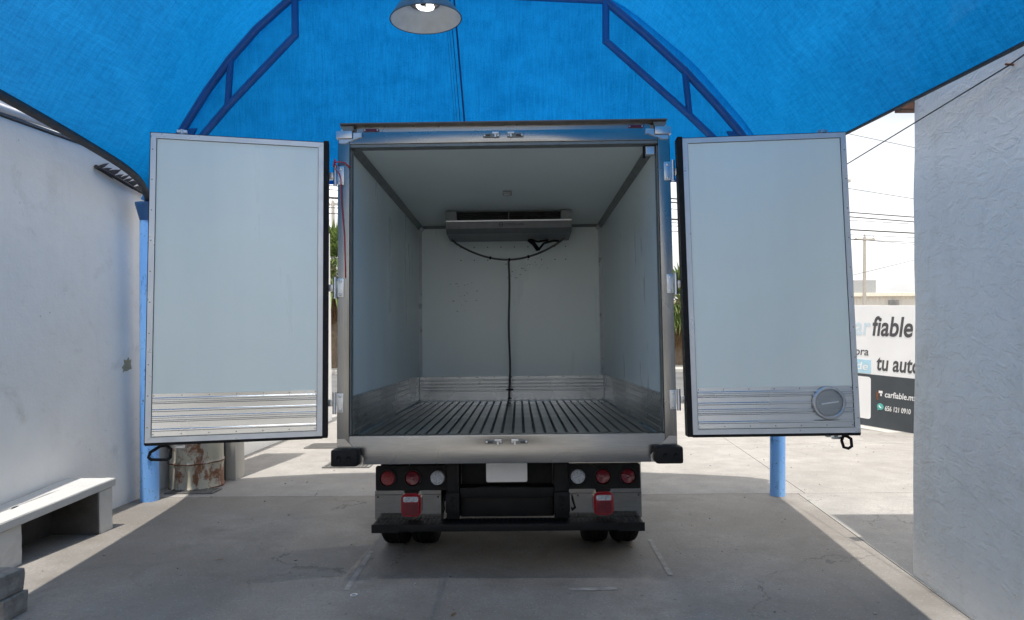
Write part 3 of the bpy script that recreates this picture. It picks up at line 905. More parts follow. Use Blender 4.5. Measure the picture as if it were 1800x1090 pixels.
cblock(-3.31, -2.90, 3.65, 3.85, gz(3.75) + 0.132, gz(3.75) + 0.262, -0.05, 'rough grey cement block lying on top of the other')

# ------------------------------------------------------------------ rusty drum
dr = empty('steel_drum', (-3.57, 7.36, gz(7.36)), (-SLOPE * 0.6, 0, 0.3), label='dented cream steel drum covered in rust beside the blue post', category='drum')
b = B()
prof = [(0.0, 0.015), (0.27, 0.015), (0.272, 0.0), (0.285, 0.0), (0.288, 0.012), (0.284, 0.024), (0.280, 0.04)]
prof += [(0.280, 0.04 + 0.03 * i) for i in range(1, 8)] + [(0.287, 0.275), (0.291, 0.285), (0.287, 0.295)]
prof += [(0.280, 0.31 + 0.03 * i) for i in range(0, 9)] + [(0.287, 0.575), (0.291, 0.585), (0.287, 0.595)]
prof += [(0.280, 0.61 + 0.03 * i) for i in range(0, 9)] + [(0.288, 0.868), (0.288, 0.885), (0.27, 0.885), (0.27, 0.865), (0.0, 0.865)]
b.lathe(prof, 72)
for v in b.bm.verts:
    r_ = math.hypot(v.co.x, v.co.y)
    if r_ > 0.2:
        a_ = math.atan2(v.co.y, v.co.x)
        dent = 0.0
        for ca, cz, wa, wz, dp in ((-2.0, 0.16, 0.22, 0.16, 0.05), (-1.35, 0.42, 0.2, 0.2, 0.05), (-2.5, 0.45, 0.2, 0.3, 0.04), (-1.5, 0.1, 0.12, 0.16, 0.035), (-0.8, 0.2, 0.2, 0.2, 0.04)):
            dent += dp * math.exp(-((a_ - ca) / wa) ** 2 - ((v.co.z - cz) / wz) ** 2)
        dent += 0.004 * mnoise.noise(Vector((a_ * 4, v.co.z * 3, 0)))
        k = (r_ - dent) / r_
        v.co.x *= k; v.co.y *= k
b.build('drum_shell', 'drum', dr, smooth=40)
for z_ in (0.285, 0.008):
    bb = B()
    pts = []
    for i in range(73):
        a_ = 2 * math.pi * i / 72
        rr = 0.285
        for ca, cz, wa, wz, dp in ((-2.0, 0.16, 0.22, 0.16, 0.05), (-1.35, 0.42, 0.2, 0.2, 0.05), (-2.5, 0.45, 0.2, 0.3, 0.04), (-1.5, 0.1, 0.12, 0.16, 0.035), (-0.8, 0.2, 0.2, 0.2, 0.04)):
            aa = a_ if a_ < math.pi else a_ - 2 * math.pi
            rr -= dp * math.exp(-((aa - ca) / wa) ** 2 - ((z_ - cz) / wz) ** 2)
        pts.append((rr * math.cos(a_), rr * math.sin(a_), z_))
    bb.tube(pts, 0.008, 6, cap=False).build('hoop', 'rust', dr, smooth=True)

# ------------------------------------------------------------------ drain grates
def grate(x0, x1, y0, y1, nb, label):
    cx, cy = (x0 + x1) / 2, (y0 + y1) / 2
    e = empty('drain_grate', (cx, cy, gz(cy) + 0.004), (-SLOPE, 0, 0), label=label, category='grate', group='floor drain grates')
    w2, d2 = (x1 - x0) / 2, (y1 - y0) / 2
    f = B()
    f.box(-w2, w2, -d2, -d2 + 0.02, 0, 0.012).box(-w2, w2, d2 - 0.02, d2, 0, 0.012).box(-w2, -w2 + 0.02, -d2 + 0.021, d2 - 0.021, 0, 0.012).box(w2 - 0.02, w2, -d2 + 0.021, d2 - 0.021, 0, 0.012)
    f.build('frame', 'grate', e)
    B().box(-w2 + 0.021, w2 - 0.021, -d2 + 0.021, d2 - 0.021, 0.0, 0.002).build('pit', 'joint', e)
    for i in range(nb):
        xx = -w2 + 0.03 + (2 * w2 - 0.06) * i / (nb - 1)
        B().box(xx - 0.006, xx + 0.006, -d2 + 0.022, d2 - 0.022, 0.003, 0.010).build('bar', 'grate', e)
grate(-3.72, -3.20, 6.93, 7.16, 14, 'steel grate in the floor at the foot of the rusty drum')
grate(-3.68, -3.42, 11.1, 11.4, 6, 'small dark drain opening in the sunlit floor')
grate(-3.22, -2.66, 10.03, 10.5, 14, 'wide grate in the sunlit floor below the left cargo door')
grate(-2.46, -1.85, 8.38, 8.85, 13, 'grate in the floor beside the left rear truck corner')

# ------------------------------------------------------------------ refrigerated truck
D = 4.15
tk = empty('refrigerated_truck', (-0.035, D * math.cos(SLOPE), gz(D * math.cos(SLOPE))))
tk.rotation_mode = 'QUATERNION'
tk.rotation_quaternion = (Matrix.Rotation(R(-0.6), 3, 'Z') @ Matrix.Rotation(-SLOPE, 3, 'X') @ Matrix.Rotation(R(-0.35), 3, 'Y')).to_quaternion()
tk['label'] = 'refrigerated box truck seen from behind with both cargo doors open'
tk['category'] = 'truck'
HW, IW, FZ, CZ, BL = 1.10, 1.022, 0.955, 2.905, 3.0
def P(b, name, mat, smooth=False, parent=None, **k):
    return b.build(name, mat, parent or tk, smooth, **k)

# box shell
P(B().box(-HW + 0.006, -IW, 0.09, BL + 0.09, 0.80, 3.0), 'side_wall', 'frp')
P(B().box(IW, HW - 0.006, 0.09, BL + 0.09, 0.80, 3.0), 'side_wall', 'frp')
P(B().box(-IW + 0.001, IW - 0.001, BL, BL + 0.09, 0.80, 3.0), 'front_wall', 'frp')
P(B().box(-IW + 0.001, IW - 0.001, 0.09, BL - 0.001, CZ, 3.0), 'ceiling_panel', 'frp_ceiling')
P(B().box(-HW + 0.004, HW - 0.004, 0.06, BL + 0.1, 3.001, 3.022), 'roof_skin', 'box_white')
fl = P(B().box(-IW + 0.001, IW - 0.001, 0.085, BL - 0.001, 0.86, FZ - 0.014), 'floor', 'groove')
# extruded floor planks with dark grooves between them
nP = 27
pitch = 2 * (IW - 0.012) / nP
b = B()
b.prism([(-pitch * 0.37, 0.012), (-pitch * 0.34, 0.015), (pitch * 0.34, 0.015), (pitch * 0.37, 0.012), (pitch * 0.37, 0), (-pitch * 0.37, 0)], 'y', 0.09, BL - 0.012)
first = b.build('floor_plank', 'alu_floor', fl)
x0 = -IW + 0.012 + pitch / 2
first.location = (x0, 0, FZ - 0.0135)
for i in range(1, nP):
    link_copy(first, fl, (x0 + i * pitch, 0, FZ - 0.0135))
# rub rail of floor at rear edge
P(B().box(-IW + 0.002, IW - 0.002, 0.03, 0.088, FZ - 0.02, FZ + 0.012, 0.004), 'threshold', 'steel')

def ribbed(zs, h0, t0=0.004, t1=0.010):
    """outline (depth, z) of a ribbed plate; zs = (start, end, raised)"""
    out = [(0, h0)]
    for z0_, z1_, hi in zs:
        d = t1 if hi else t0
        out += [(d, z0_ + 0.002), (d, z1_ - 0.002)]
    out += [(0, zs[-1][1])]
    return out
def rib_zs(z0, z1, n, frac=0.3):
    zs = []
    hgt = (z1 - z0) / n
    for i in range(n):
        a = z0 + i * hgt
        zs += [(a, a + hgt * (1 - frac), False), (a + hgt * (1 - frac), a + hgt, True)]
    return zs
pl = ribbed(rib_zs(FZ + 0.004, 1.235, 6), FZ + 0.004)
def rivet_rows(parent, pts, axis, r=0.006, mat='rod'):
    b = B()
    for p in pts:
        mt = Matrix.Translation(p)
        if axis == 'y': mt = mt @ Matrix.Rotation(R(90), 4, 'X')
        elif axis == '-x': mt = mt @ Matrix.Rotation(R(-90), 4, 'Y')
        else: mt = mt @ Matrix.Rotation(R(90), 4, 'Y')
        b.lathe([(r, 0), (r * 0.8, r * 0.5), (0, r * 0.6)], 8, mt)
    return b.build('rivets', mat, parent, kind='stuff')
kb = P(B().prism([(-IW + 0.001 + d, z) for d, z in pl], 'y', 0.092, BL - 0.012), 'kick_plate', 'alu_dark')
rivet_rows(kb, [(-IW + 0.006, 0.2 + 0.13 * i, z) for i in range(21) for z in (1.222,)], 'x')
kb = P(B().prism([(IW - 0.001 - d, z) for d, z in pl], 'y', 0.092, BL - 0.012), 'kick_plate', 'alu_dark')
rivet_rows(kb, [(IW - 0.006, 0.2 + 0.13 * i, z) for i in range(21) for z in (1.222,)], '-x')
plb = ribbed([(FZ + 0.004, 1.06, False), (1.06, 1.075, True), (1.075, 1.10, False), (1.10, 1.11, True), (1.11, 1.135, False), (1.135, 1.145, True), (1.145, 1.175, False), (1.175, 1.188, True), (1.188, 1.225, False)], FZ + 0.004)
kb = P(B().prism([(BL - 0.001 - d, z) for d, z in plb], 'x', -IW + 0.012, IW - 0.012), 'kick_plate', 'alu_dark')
rivet_rows(kb, [(-0.95 + 0.19 * i, BL - 0.006, z) for i in range(11) for z in (1.215, 1.068)], 'y')
# corner mouldings
for s in (-1, 1):
    P(B().prism([(s * (IW - 0.001), CZ - 0.044), (s * (IW - 0.006), CZ - 0.044), (s * (IW - 0.044), CZ - 0.006), (s * (IW - 0.044), CZ - 0.001), (s * (IW - 0.001), CZ - 0.001)], 'y', 0.1, BL - 0.03), 'ceiling_moulding', 'trim')
    cm = P(B().prism([(s * (IW - 0.002), BL - 0.002), (s * (IW - 0.036), BL - 0.002), (s * (IW - 0.036), BL - 0.006), (s * (IW - 0.006), BL - 0.036), (s * (IW - 0.002), BL - 0.036)], 'z', 1.235, CZ - 0.05), 'corner_moulding', 'frame_alu')
    P(B().tube([(s * (IW - 0.05), BL - 0.05, CZ - 0.05), (s * (IW - 0.012), BL - 0.012, CZ - 0.012)], 0.022, 8), 'moulding_cap', 'frame_alu', True)
P(B().prism([(BL - 0.002, CZ - 0.03), (BL - 0.008, CZ - 0.03), (BL - 0.03, CZ - 0.008), (BL - 0.03, CZ - 0.002), (BL - 0.002, CZ - 0.002)], 'x', -IW + 0.045, IW - 0.045), 'ceiling_moulding', 'trim')
# patch panel behind the evaporator with rivets
pn = P(B().box(-0.56, 0.52, BL - 0.007, BL - 0.001, 2.50, 2.74), 'cover_panel', 'frp')
rivet_rows(pn, [(-0.55 + 0.15 * i, BL - 0.0075, z) for i in range(8) for z in (2.515, 2.66)] + [(0.62, BL - 0.002, 2.66), (0.62, BL - 0.002, 2.515)], 'y', 0.007)
random.seed(11)
scf = []
for i in range(42):
    cx, cz = random.choice(((0.2, 2.45), (0.15, 2.42), (0.45, 2.43), (-0.5, 2.2), (-0.52, 2.05), (0.05, 2.35)))
    scf.append((cx + random.gauss(0, 0.09), BL - 0.0015, cz + random.gauss(0, 0.035 if cx > 0 else 0.09)))
b = B()
for p in scf:
    ww, hh = random.uniform(0.003, 0.014), random.uniform(0.002, 0.005)
    b.box(p[0] - ww, p[0] + ww, p[1] - 0.0012, p[1], p[2] - hh, p[2] + hh)
P(b, 'scuff_marks', 'vent', kind='stuff')

# evaporator unit
ev = P(B().prism([(2.20, 2.893), (2.965, 2.893), (2.965, 2.72), (2.55, 2.655), (2.19, 2.675), (2.13, 2.715), (2.13, 2.795), (2.20, 2.80)], 'x', -0.62, 0.62), 'evaporator_unit', 'unit')
P(B().box(-0.515, 0.515, 2.192, 2.1995, 2.803, 2.889), 'grille', 'unit_dark', parent=ev)
for s in (-1, 1):
    P(B().box(s * 0.57 - 0.053, s * 0.57 + 0.053, 2.135, 2.1985, 2.801, 2.891, 0.003), 'end_cheek', 'trim', parent=ev)
for i in range(4):
    P(B().box(-0.514, 0.514, 2.165, 2.188, 2.812 + 0.021 * i, 2.815 + 0.021 * i, mtx=None), 'slat', 'black', parent=ev)
P(B().box(-0.004, 0.004, 2.155, 2.165, 2.803, 2.889), 'grille_bar', 'trim', parent=ev)
P(B().box(-0.62, 0.62, 2.122, 2.129, 2.785, 2.799, 0.002), 'lip', 'alu', parent=ev)
mt = Matrix.Translation((-0.045, 2.1275, 2.742)) @ Matrix.Rotation(R(90), 4, 'X')
text('lettering', 'COROLLARK', 0.034, 'letter', ev, mt, 0.1, 0.001, xs=1.0)
# round emblem beside the lettering
b = B()
b.lathe([(0.022, 0), (0.022, 0.0015), (0.016, 0.0015), (0.016, 0)], 20, Matrix.Translation((-0.075, 2.1285, 2.752)) @ Matrix.Rotation(R(90), 4, 'X'))
b.box(-0.092, -0.058, 2.1268, 2.1282, 2.749, 2.755)
P(b, 'emblem', 'letter', parent=ev)
# hose arc and drop
arc = []
for i in range(25):
    f = i / 24
    x = -0.60 + 1.18 * f
    arc.append((x + 0.0, 2.45, 2.665 - 0.225 * math.sin(math.pi * f) ** 0.8 + 0.01 * f))
dh = P(B().tube(arc, 0.0105, 8), 'drain_hose', 'hose', True, parent=ev)
for i in (8, 12, 16):
    P(B().tube([arc[i], tuple(Vector(arc[i]).lerp(Vector(arc[i + 1]), 0.35))], 0.017, 8), 'hose_tie', 'black', True, parent=ev)
dp = [(-0.01 + 0.006 * math.sin(k * 0.9) - 0.012 * (k / 11) ** 2, 2.45 + 0.44 * (k / 11), 2.43 - 1.40 * k / 11) for k in range(12)]
dp += [(-0.025, 2.86, 0.985), (-0.03, 2.6, 0.976), (-0.035, 2.2, 0.976)]
P(B().tube(dp, 0.0115, 8), 'drop_hose', 'hose', True, parent=ev)
P(B().box(-0.055, 0.02, 2.86, 2.90, 1.075, 1.09).box(-0.04, 0.0, 2.80, 2.86, 0.99, 1.0), 'hose_clamp', 'black', parent=ev)
# loose refrigerant pipes under the unit
b = B()
b.tube([(0.20, 2.5, 2.66), (0.25, 2.5, 2.62), (0.30, 2.52, 2.55)], 0.022, 8).tube([(0.30, 2.52, 2.55), (0.36, 2.5, 2.62), (0.46, 2.5, 2.645), (0.52, 2.5, 2.64)], 0.012, 8)
b.tube([(0.22, 2.48, 2.655), (0.30, 2.47, 2.63), (0.40, 2.49, 2.65)], 0.010, 8)
P(b, 'pipe_bundle', 'black', True, parent=ev)
P(B().lathe([(0.05, 0), (0.05, 0.004), (0.042, 0.006), (0.042, 0)], 24, Matrix.Translation((0.30, BL - 0.008, 2.57)) @ Matrix.Rotation(R(90), 4, 'X')), 'pipe_flange', 'frame_alu', parent=ev)
# ceiling lamp
cl_ = P(B().box(-0.04, 0.04, 1.36, 1.44, CZ - 0.03, CZ - 0.001, 0.01), 'ceiling_lamp', 'trim', 30)
P(B().box(-0.028, 0.028, 1.372, 1.428, CZ - 0.038, CZ - 0.0305, 0.006), 'lens', 'lampwhite', 30, parent=cl_)

# rear frame
for s in (-1, 1):
    P(B().box(min(s * IW, s * HW), max(s * IW, s * HW), 0.0, 0.088, 0.80, 2.99, 0.005), 'door_post', 'steel_v', 30)
    P(B().box(min(s * (IW - 0.006), s * (IW - 0.001)), max(s * (IW - 0.006), s * (IW - 0.001)), 0.03, 0.0885, 0.985, CZ - 0.03), 'door_seal', 'trim')
P(B().box(-IW + 0.001, IW - 0.001, 0.002, 0.088, CZ - 0.002, 2.982, 0.004), 'header_beam', 'steel', 30)
P(B().box(-IW + 0.001, IW - 0.001, 0.012, 0.0885, CZ - 0.022, CZ - 0.0035), 'header_seal', 'trim')
P(B().box(-IW + 0.045, IW - 0.045, 0.02, 0.08, 2.983, 3.022), 'top_strip', 'steel', 30)
P(B().prism([(-0.03, 3.0265), (-0.03, 3.034), (0.10, 3.034), (0.10, 3.0225), (0.02, 3.0225)], 'x', -HW + 0.02, HW - 0.02), 'drip_rail', 'drip')
P(B().box(-IW + 0.001, IW - 0.001, -0.002, 0.084, 0.797, 0.98, 0.006), 'sill_beam', 'steel', 30)
for s in (-1, 1):
    P(B().box(min(s * 1.0, s * 1.106), max(s * 1.0, s * 1.106), -0.022, 0.07, 2.935, 2.985, 0.004), 'corner_block', 'galv', 30)
    P(B().prism([(s * 0.995, 3.021), (s * 1.085, 3.021), (s * 1.06, 2.987), (s * 0.995, 2.987)], 'y', -0.006, 0.015), 'corner_cap', 'trim')
    g = [(s * 1.09, 2.905), (s * 1.05, 2.905), (s * 0.96, 2.942), (s * 0.94, 2.945), (s * 0.94, 2.975), (s * 0.995, 2.975), (s * 0.995, 2.932), (s * 1.09, 2.932)]
    P(B().prism(g, 'y', -0.008, 0.0005), 'corner_gusset', 'galv')
    # lower welded corner plate
    g = [(s * 1.095, 0.80), (s * 0.925, 0.80), (s * 0.925, 0.838), (s * 1.045, 0.965), (s * 1.095, 0.965)]
    P(B().prism(g, 'y', -0.008, -0.0025), 'corner_plate', 'steel', 30)
    # rubber corner bumpers with two bolt holes
    cb = P(B().box(min(s * 0.945, s * 1.118), max(s * 0.945, s * 1.118), -0.085, 0.04, 0.797, 0.905, 0.018), 'corner_bumper', 'rubber', 40)
    for dx in (-0.03, 0.035):
        P(B().lathe([(0.017, 0), (0.017, 0.004), (0.012, 0.004), (0.010, 0.001), (0, 0.001)], 14, Matrix.Translation((s * (1.03 + dx), -0.0855, 0.852)) @ Matrix.Rotation(R(90), 4, 'X')), 'bolt_hole', 'black', True, parent=cb)
    # marker lamps
    ml = P(B().prism(rrect(s * 0.88 - 0.052, s * 0.88 + 0.052, 2.988, 3.006, 0.007), 'y', 0.008, 0.0195), 'marker_lamp', 'red_lens', parent=tk)
    for dx in (-0.042, 0.042):
        P(B().lathe([(0.006, 0), (0.005, 0.003), (0, 0.003)], 10, Matrix.Translation((s * 0.88 + dx, 0.0075, 2.997)) @ Matrix.Rotation(R(90), 4, 'X')), 'screw', 'galv', parent=ml)
# latch keepers
for zc, xc in ((2.945, -0.079), (2.945, 0.079), (0.935, -0.083), (0.935, 0.082)):
    s = 1 if xc > 0 else -1
    y = -0.002
    lk = P(B().prism(rrect(xc - 0.055, xc + 0.055, zc - 0.013, zc + 0.013, 0.006), 'y', y - 0.006, y), 'latch_keeper', 'trim')
    P(B().box(xc - s * 0.028 - 0.022, xc - s * 0.028 + 0.022, y - 0.024, y - 0.0065, zc + 0.006, zc + 0.018, 0.002).box(xc - s * 0.028 - 0.007, xc - s * 0.028 + 0.005, y - 0.022, y - 0.0065, zc - 0.014, zc + 0.005), 'hook', 'galv', parent=lk)
    P(B().box(xc + s * 0.022 - 0.016, xc + s * 0.022 + 0.016, y - 0.02, y - 0.0065, zc - 0.006, zc + 0.004, 0.002), 'tongue', 'rod', parent=lk)
    for dx in (-0.045, 0.045):
        P(B().lathe([(0.008, 0), (0.007, 0.005), (0, 0.006)], 8, Matrix.Translation((xc + dx, y - 0.006, zc)) @ Matrix.Rotation(R(90), 4, 'X')), 'bolt', 'galv', parent=lk)

# interior bracket at the right upper corner
ib = P(B().box(IW - 0.07, IW - 0.013, 0.05, 0.10, CZ - 0.085, CZ - 0.03, 0.003), 'door_hold_bracket', 'galv')
P(B().tube([(IW - 0.085, 0.05, CZ - 0.03), (IW - 0.085, 0.05, CZ - 0.1)], 0.008, 8).box(IW - 0.095, IW - 0.078, 0.042, 0.06, CZ - 0.11, CZ - 0.1), 'hook_rod', 'black', parent=ib)

# hinges
for s in (-1, 1):
    for zc in (2.69, 1.945, 1.195):
        hg = P(B().box(min(s * 1.055, s * 1.098), max(s * 1.055, s * 1.098), -0.008, -0.0005, zc - 0.062, zc + 0.062, 0.003), 'hinge', 'galv', 30)
        P(B().tube([(s * 1.112, -0.012, zc - 0.07), (s * 1.112, -0.012, zc + 0.07)], 0.013, 12), 'knuckle', 'galv', 40, parent=hg)
        P(B().box(min(s * 1.113, s * 1.30), max(s * 1.113, s * 1.30), 0.0 if s > 0 else -0.008, 0.03, zc - 0.022, zc + 0.022, 0.003), 'hinge_arm', 'galv', 30, parent=hg)
        for dz in (-0.044, 0.044):
            P(B().lathe([(0.011, 0), (0.010, 0.006), (0.004, 0.008), (0, 0.008)], 8, Matrix.Translation((s * 1.078, -0.008, zc + dz)) @ Matrix.Rotation(R(90), 4, 'X')), 'bolt', 'galv', parent=hg)

# cargo doors
def cargo_door(s, hx, hy, hz, wd, ht, ang, tilt, label):
    th = 0.085
    d = empty('cargo_door', (hx, hy, hz), (0, R(tilt), R(ang)), parent=tk, label=label)
    def X(a, c): return (min(s * a, s * c), max(s * a, s * c))
    P(B().box(*X(0.006, wd - 0.006), 0.01, th, 0.006, ht - 0.006), 'door_core', 'box_white', parent=d)
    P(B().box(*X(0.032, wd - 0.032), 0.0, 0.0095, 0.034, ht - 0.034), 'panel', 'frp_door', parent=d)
    fw = 0.032
    # mitred aluminium frame, four lengths
    def bar(poly):
        P(B().prism([(s * px, pz) for px, pz in poly], 'y', -0.008, 0.0095), 'frame_bar', 'frame_alu', parent=d)
    g = 0.0012
    bar([(0.012, 0.008), (0.012, ht - 0.008), (0.012 + fw, ht - 0.008 - fw), (0.012 + fw, 0.008 + fw)])
    bar([(wd - 0.008, 0.008), (wd - 0.008, ht - 0.008), (wd - 0.008 - fw, ht - 0.008 - fw), (wd - 0.008 - fw, 0.008 + fw)])
    bar([(0.012 + g, 0.008), (wd - 0.008 - g, 0.008), (wd - 0.008 - fw - g, 0.008 + fw), (0.012 + fw + g, 0.008 + fw)])
    bar([(0.012 + g, ht - 0.008), (wd - 0.008 - g, ht - 0.008), (wd - 0.008 - fw - g, ht - 0.008 - fw), (0.012 + fw + g, ht - 0.008 - fw)])
    # dark joint line inside the frame
    j0, j1 = 0.012 + fw, wd - 0.008 - fw
    jb = B()
    jb.box(*X(j0 + 0.0005, j0 + 0.0027), -0.0022, -0.0002, 0.042, ht - 0.042).box(*X(j1 - 0.0027, j1 - 0.0005), -0.0022, -0.0002, 0.042, ht - 0.042)
    jb.box(*X(j0 + 0.0045, j1 - 0.0045), -0.0022, -0.0002, 0.0405, 0.0427).box(*X(j0 + 0.0045, j1 - 0.0045), -0.0022, -0.0002, ht - 0.0427, ht - 0.0405)
    P(jb, 'frame_joint', 'rubber', parent=d)
    # rubber gasket round the edge
    gk = B()
    gk.box(*X(-0.022, 0.0115), -0.014, th - 0.01, -0.006, ht + 0.004, 0.004)
    gk.box(*X(wd - 0.0075, wd + 0.002), 0.012, th - 0.01, -0.006, ht + 0.002)
    gk.box(*X(0.012, wd - 0.008), -0.006, th - 0.01, -0.010, 0.0075)
    gk.box(*X(0.012, wd - 0.008), 0.012, th - 0.01, ht - 0.0075, ht + 0.002)
    P(gk, 'gasket', 'rubber', parent=d)
    # ribbed aluminium kick plate
    zk0, zk1 = 0.045, 0.302
    zs = [(zk0, zk0 + 0.03, 0), (zk0 + 0.03, zk0 + 0.045, 1), (zk0 + 0.045, zk0 + 0.085, 0), (zk0 + 0.085, zk0 + 0.098, 1), (zk0 + 0.098, zk0 + 0.108, 0), (zk0 + 0.108, zk0 + 0.122, 1),
          (zk0 + 0.122, zk0 + 0.148, 0), (zk0 + 0.148, zk0 + 0.163, 1), (zk0 + 0.163, zk0 + 0.196, 0), (zk0 + 0.196, zk0 + 0.209, 1), (zk0 + 0.209, zk0 + 0.219, 0), (zk0 + 0.219, zk0 + 0.233, 1), (zk0 + 0.233, zk1, 0)]
    prf = [(-0.0005, zk0)]
    for a, c, hi in zs:
        dd = 0.0125 if hi else 0.004
        prf += [(-dd, a + (0.004 if hi else 0.001)), (-dd, c - (0.004 if hi else 0.001))]
    prf += [(-0.0005, zk1)]
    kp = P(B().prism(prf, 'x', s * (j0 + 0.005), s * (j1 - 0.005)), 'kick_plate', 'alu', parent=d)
    n = 7
    rivet_rows(d, [(s * (j0 + 0.012 + (j1 - j0 - 0.024) * i / (n - 1)), -0.004, z) for i in range(n) for z in (zk0 + 0.012, zk1 - 0.012)] + [(s * (wd - 0.02), -0.0085, 0.1 + 0.19 * i) for i in range(10)], 'y', 0.004, 'trim')
    return d
dl = cargo_door(-1, -1.168, -0.045, 0.983, 1.05, 1.922, 13.9, 0.0, 'left cargo door with plain ribbed kick plate')
dr_ = cargo_door(1, 1.175, -0.05, 0.967, 1.055, 1.930, -2.7, -0.55, 'right cargo door with a round hatch in its kick plate')
# round drain hatch in the right door
hc = Matrix.Translation((0.86, -0.0128, 0.196)) @ Matrix.Rotation(R(90), 4, 'X')
P(B().lathe([(0.104, 0), (0.104, 0.006), (0.098, 0.012), (0.088, 0.013), (0.083, 0.008), (0.083, 0.0)], 44, hc), 'round_hatch', 'galv', 30, parent=dr_)
P(B().lathe([(0.081, 0.0), (0.080, 0.004), (0.071, 0.0045), (0.070, 0.0025), (0, 0.0025)], 44, hc), 'hatch_lid', 'alu_dark', 30, parent=dr_)
P(B().tube([(0.812, -0.0155, 0.190), (0.815, -0.023, 0.191), (0.912, -0.023, 0.203), (0.915, -0.0155, 0.204)], 0.005, 8), 'hatch_handle', 'plate', True, parent=dr_)
# lock rod ends and handle loops at the outer edges
def lock_parts(d, xo, loop):
    s = 1 if xo > 0 else -1
    P(B().tube([(xo, 0.06, 1.9), (xo, 0.06, 1.965)], 0.013, 10).box(xo - 0.03, xo + 0.03, 0.05, 0.07, 1.945, 1.962, 0.002), 'lock_cam', 'galv', parent=d)
    P(B().tube([(xo, 0.075, 0.02), (xo, 0.075, -0.03)], 0.012, 10).box(xo - 0.025, xo + 0.04, 0.062, 0.088, -0.042, -0.024, 0.003), 'lock_cam', 'galv', parent=d)
    P(loop, 'handle_loop', 'rubber', 40, parent=d)
b = B()
lp = [(-0.995, -0.02), (-0.965, 0.0), (-0.93, 0.002), (-0.905, -0.02), (-0.908, -0.07), (-0.925, -0.085), (-1.015, -0.08), (-1.03, -0.066), (-1.02, -0.035)]
lp = [(x, 0.03, z - 0.018) for x, z in lp]
b.tube(lp + [lp[0], lp[1]], 0.0095, 8)
b.tube([(-0.965, 0.03, -0.018), (-0.965, 0.05, 0.02)], 0.010, 8)
lock_parts(dl, -0.88, b)
b = B()
lp = [(0.975, 0.02, -0.018), (0.985, -0.01, -0.03), (0.985, -0.015, -0.075), (0.975, 0.01, -0.092), (0.962, 0.045, -0.09), (0.955, 0.055, -0.05), (0.962, 0.045, -0.02)]
b.tube(lp + [lp[0], lp[1]], 0.0095, 8)
b.tube([(0.975, 0.02, -0.02), (0.97, 0.04, 0.03)], 0.010, 8)
lock_parts(dr_, 0.93, b)
P(B().box(0.86, 0.885, 0.04, 0.07, -0.025, -0.01), 'lock_stop', 'galv', parent=dr_)

# red cord knotted round the top left hinge
b = B()
b.tube([(-1.112, -0.03, 2.77), (-1.09, -0.022, 2.778), (-1.05, -0.012, 2.775), (-1.03, -0.012, 2.755), (-1.014, -0.012, 2.74)], 0.0045, 6)
b.tube([(-1.112, -0.034, 2.77), (-1.098, -0.034, 2.742), (-1.108, -0.03, 2.725), (-1.085, -0.016, 2.70), (-1.075, -0.014, 2.66), (-1.07, -0.012, 2.5), (-1.052, -0.008, 2.3), (-1.046, -0.007, 2.1), (-1.044, -0.007, 2.01)], 0.0035, 6)
b.tube([(-1.118, -0.03, 2.74), (-1.112, -0.036, 2.775), (-1.105, -0.036, 2.79)], 0.006, 6)
P(b, 'red_cord', 'cord', True)

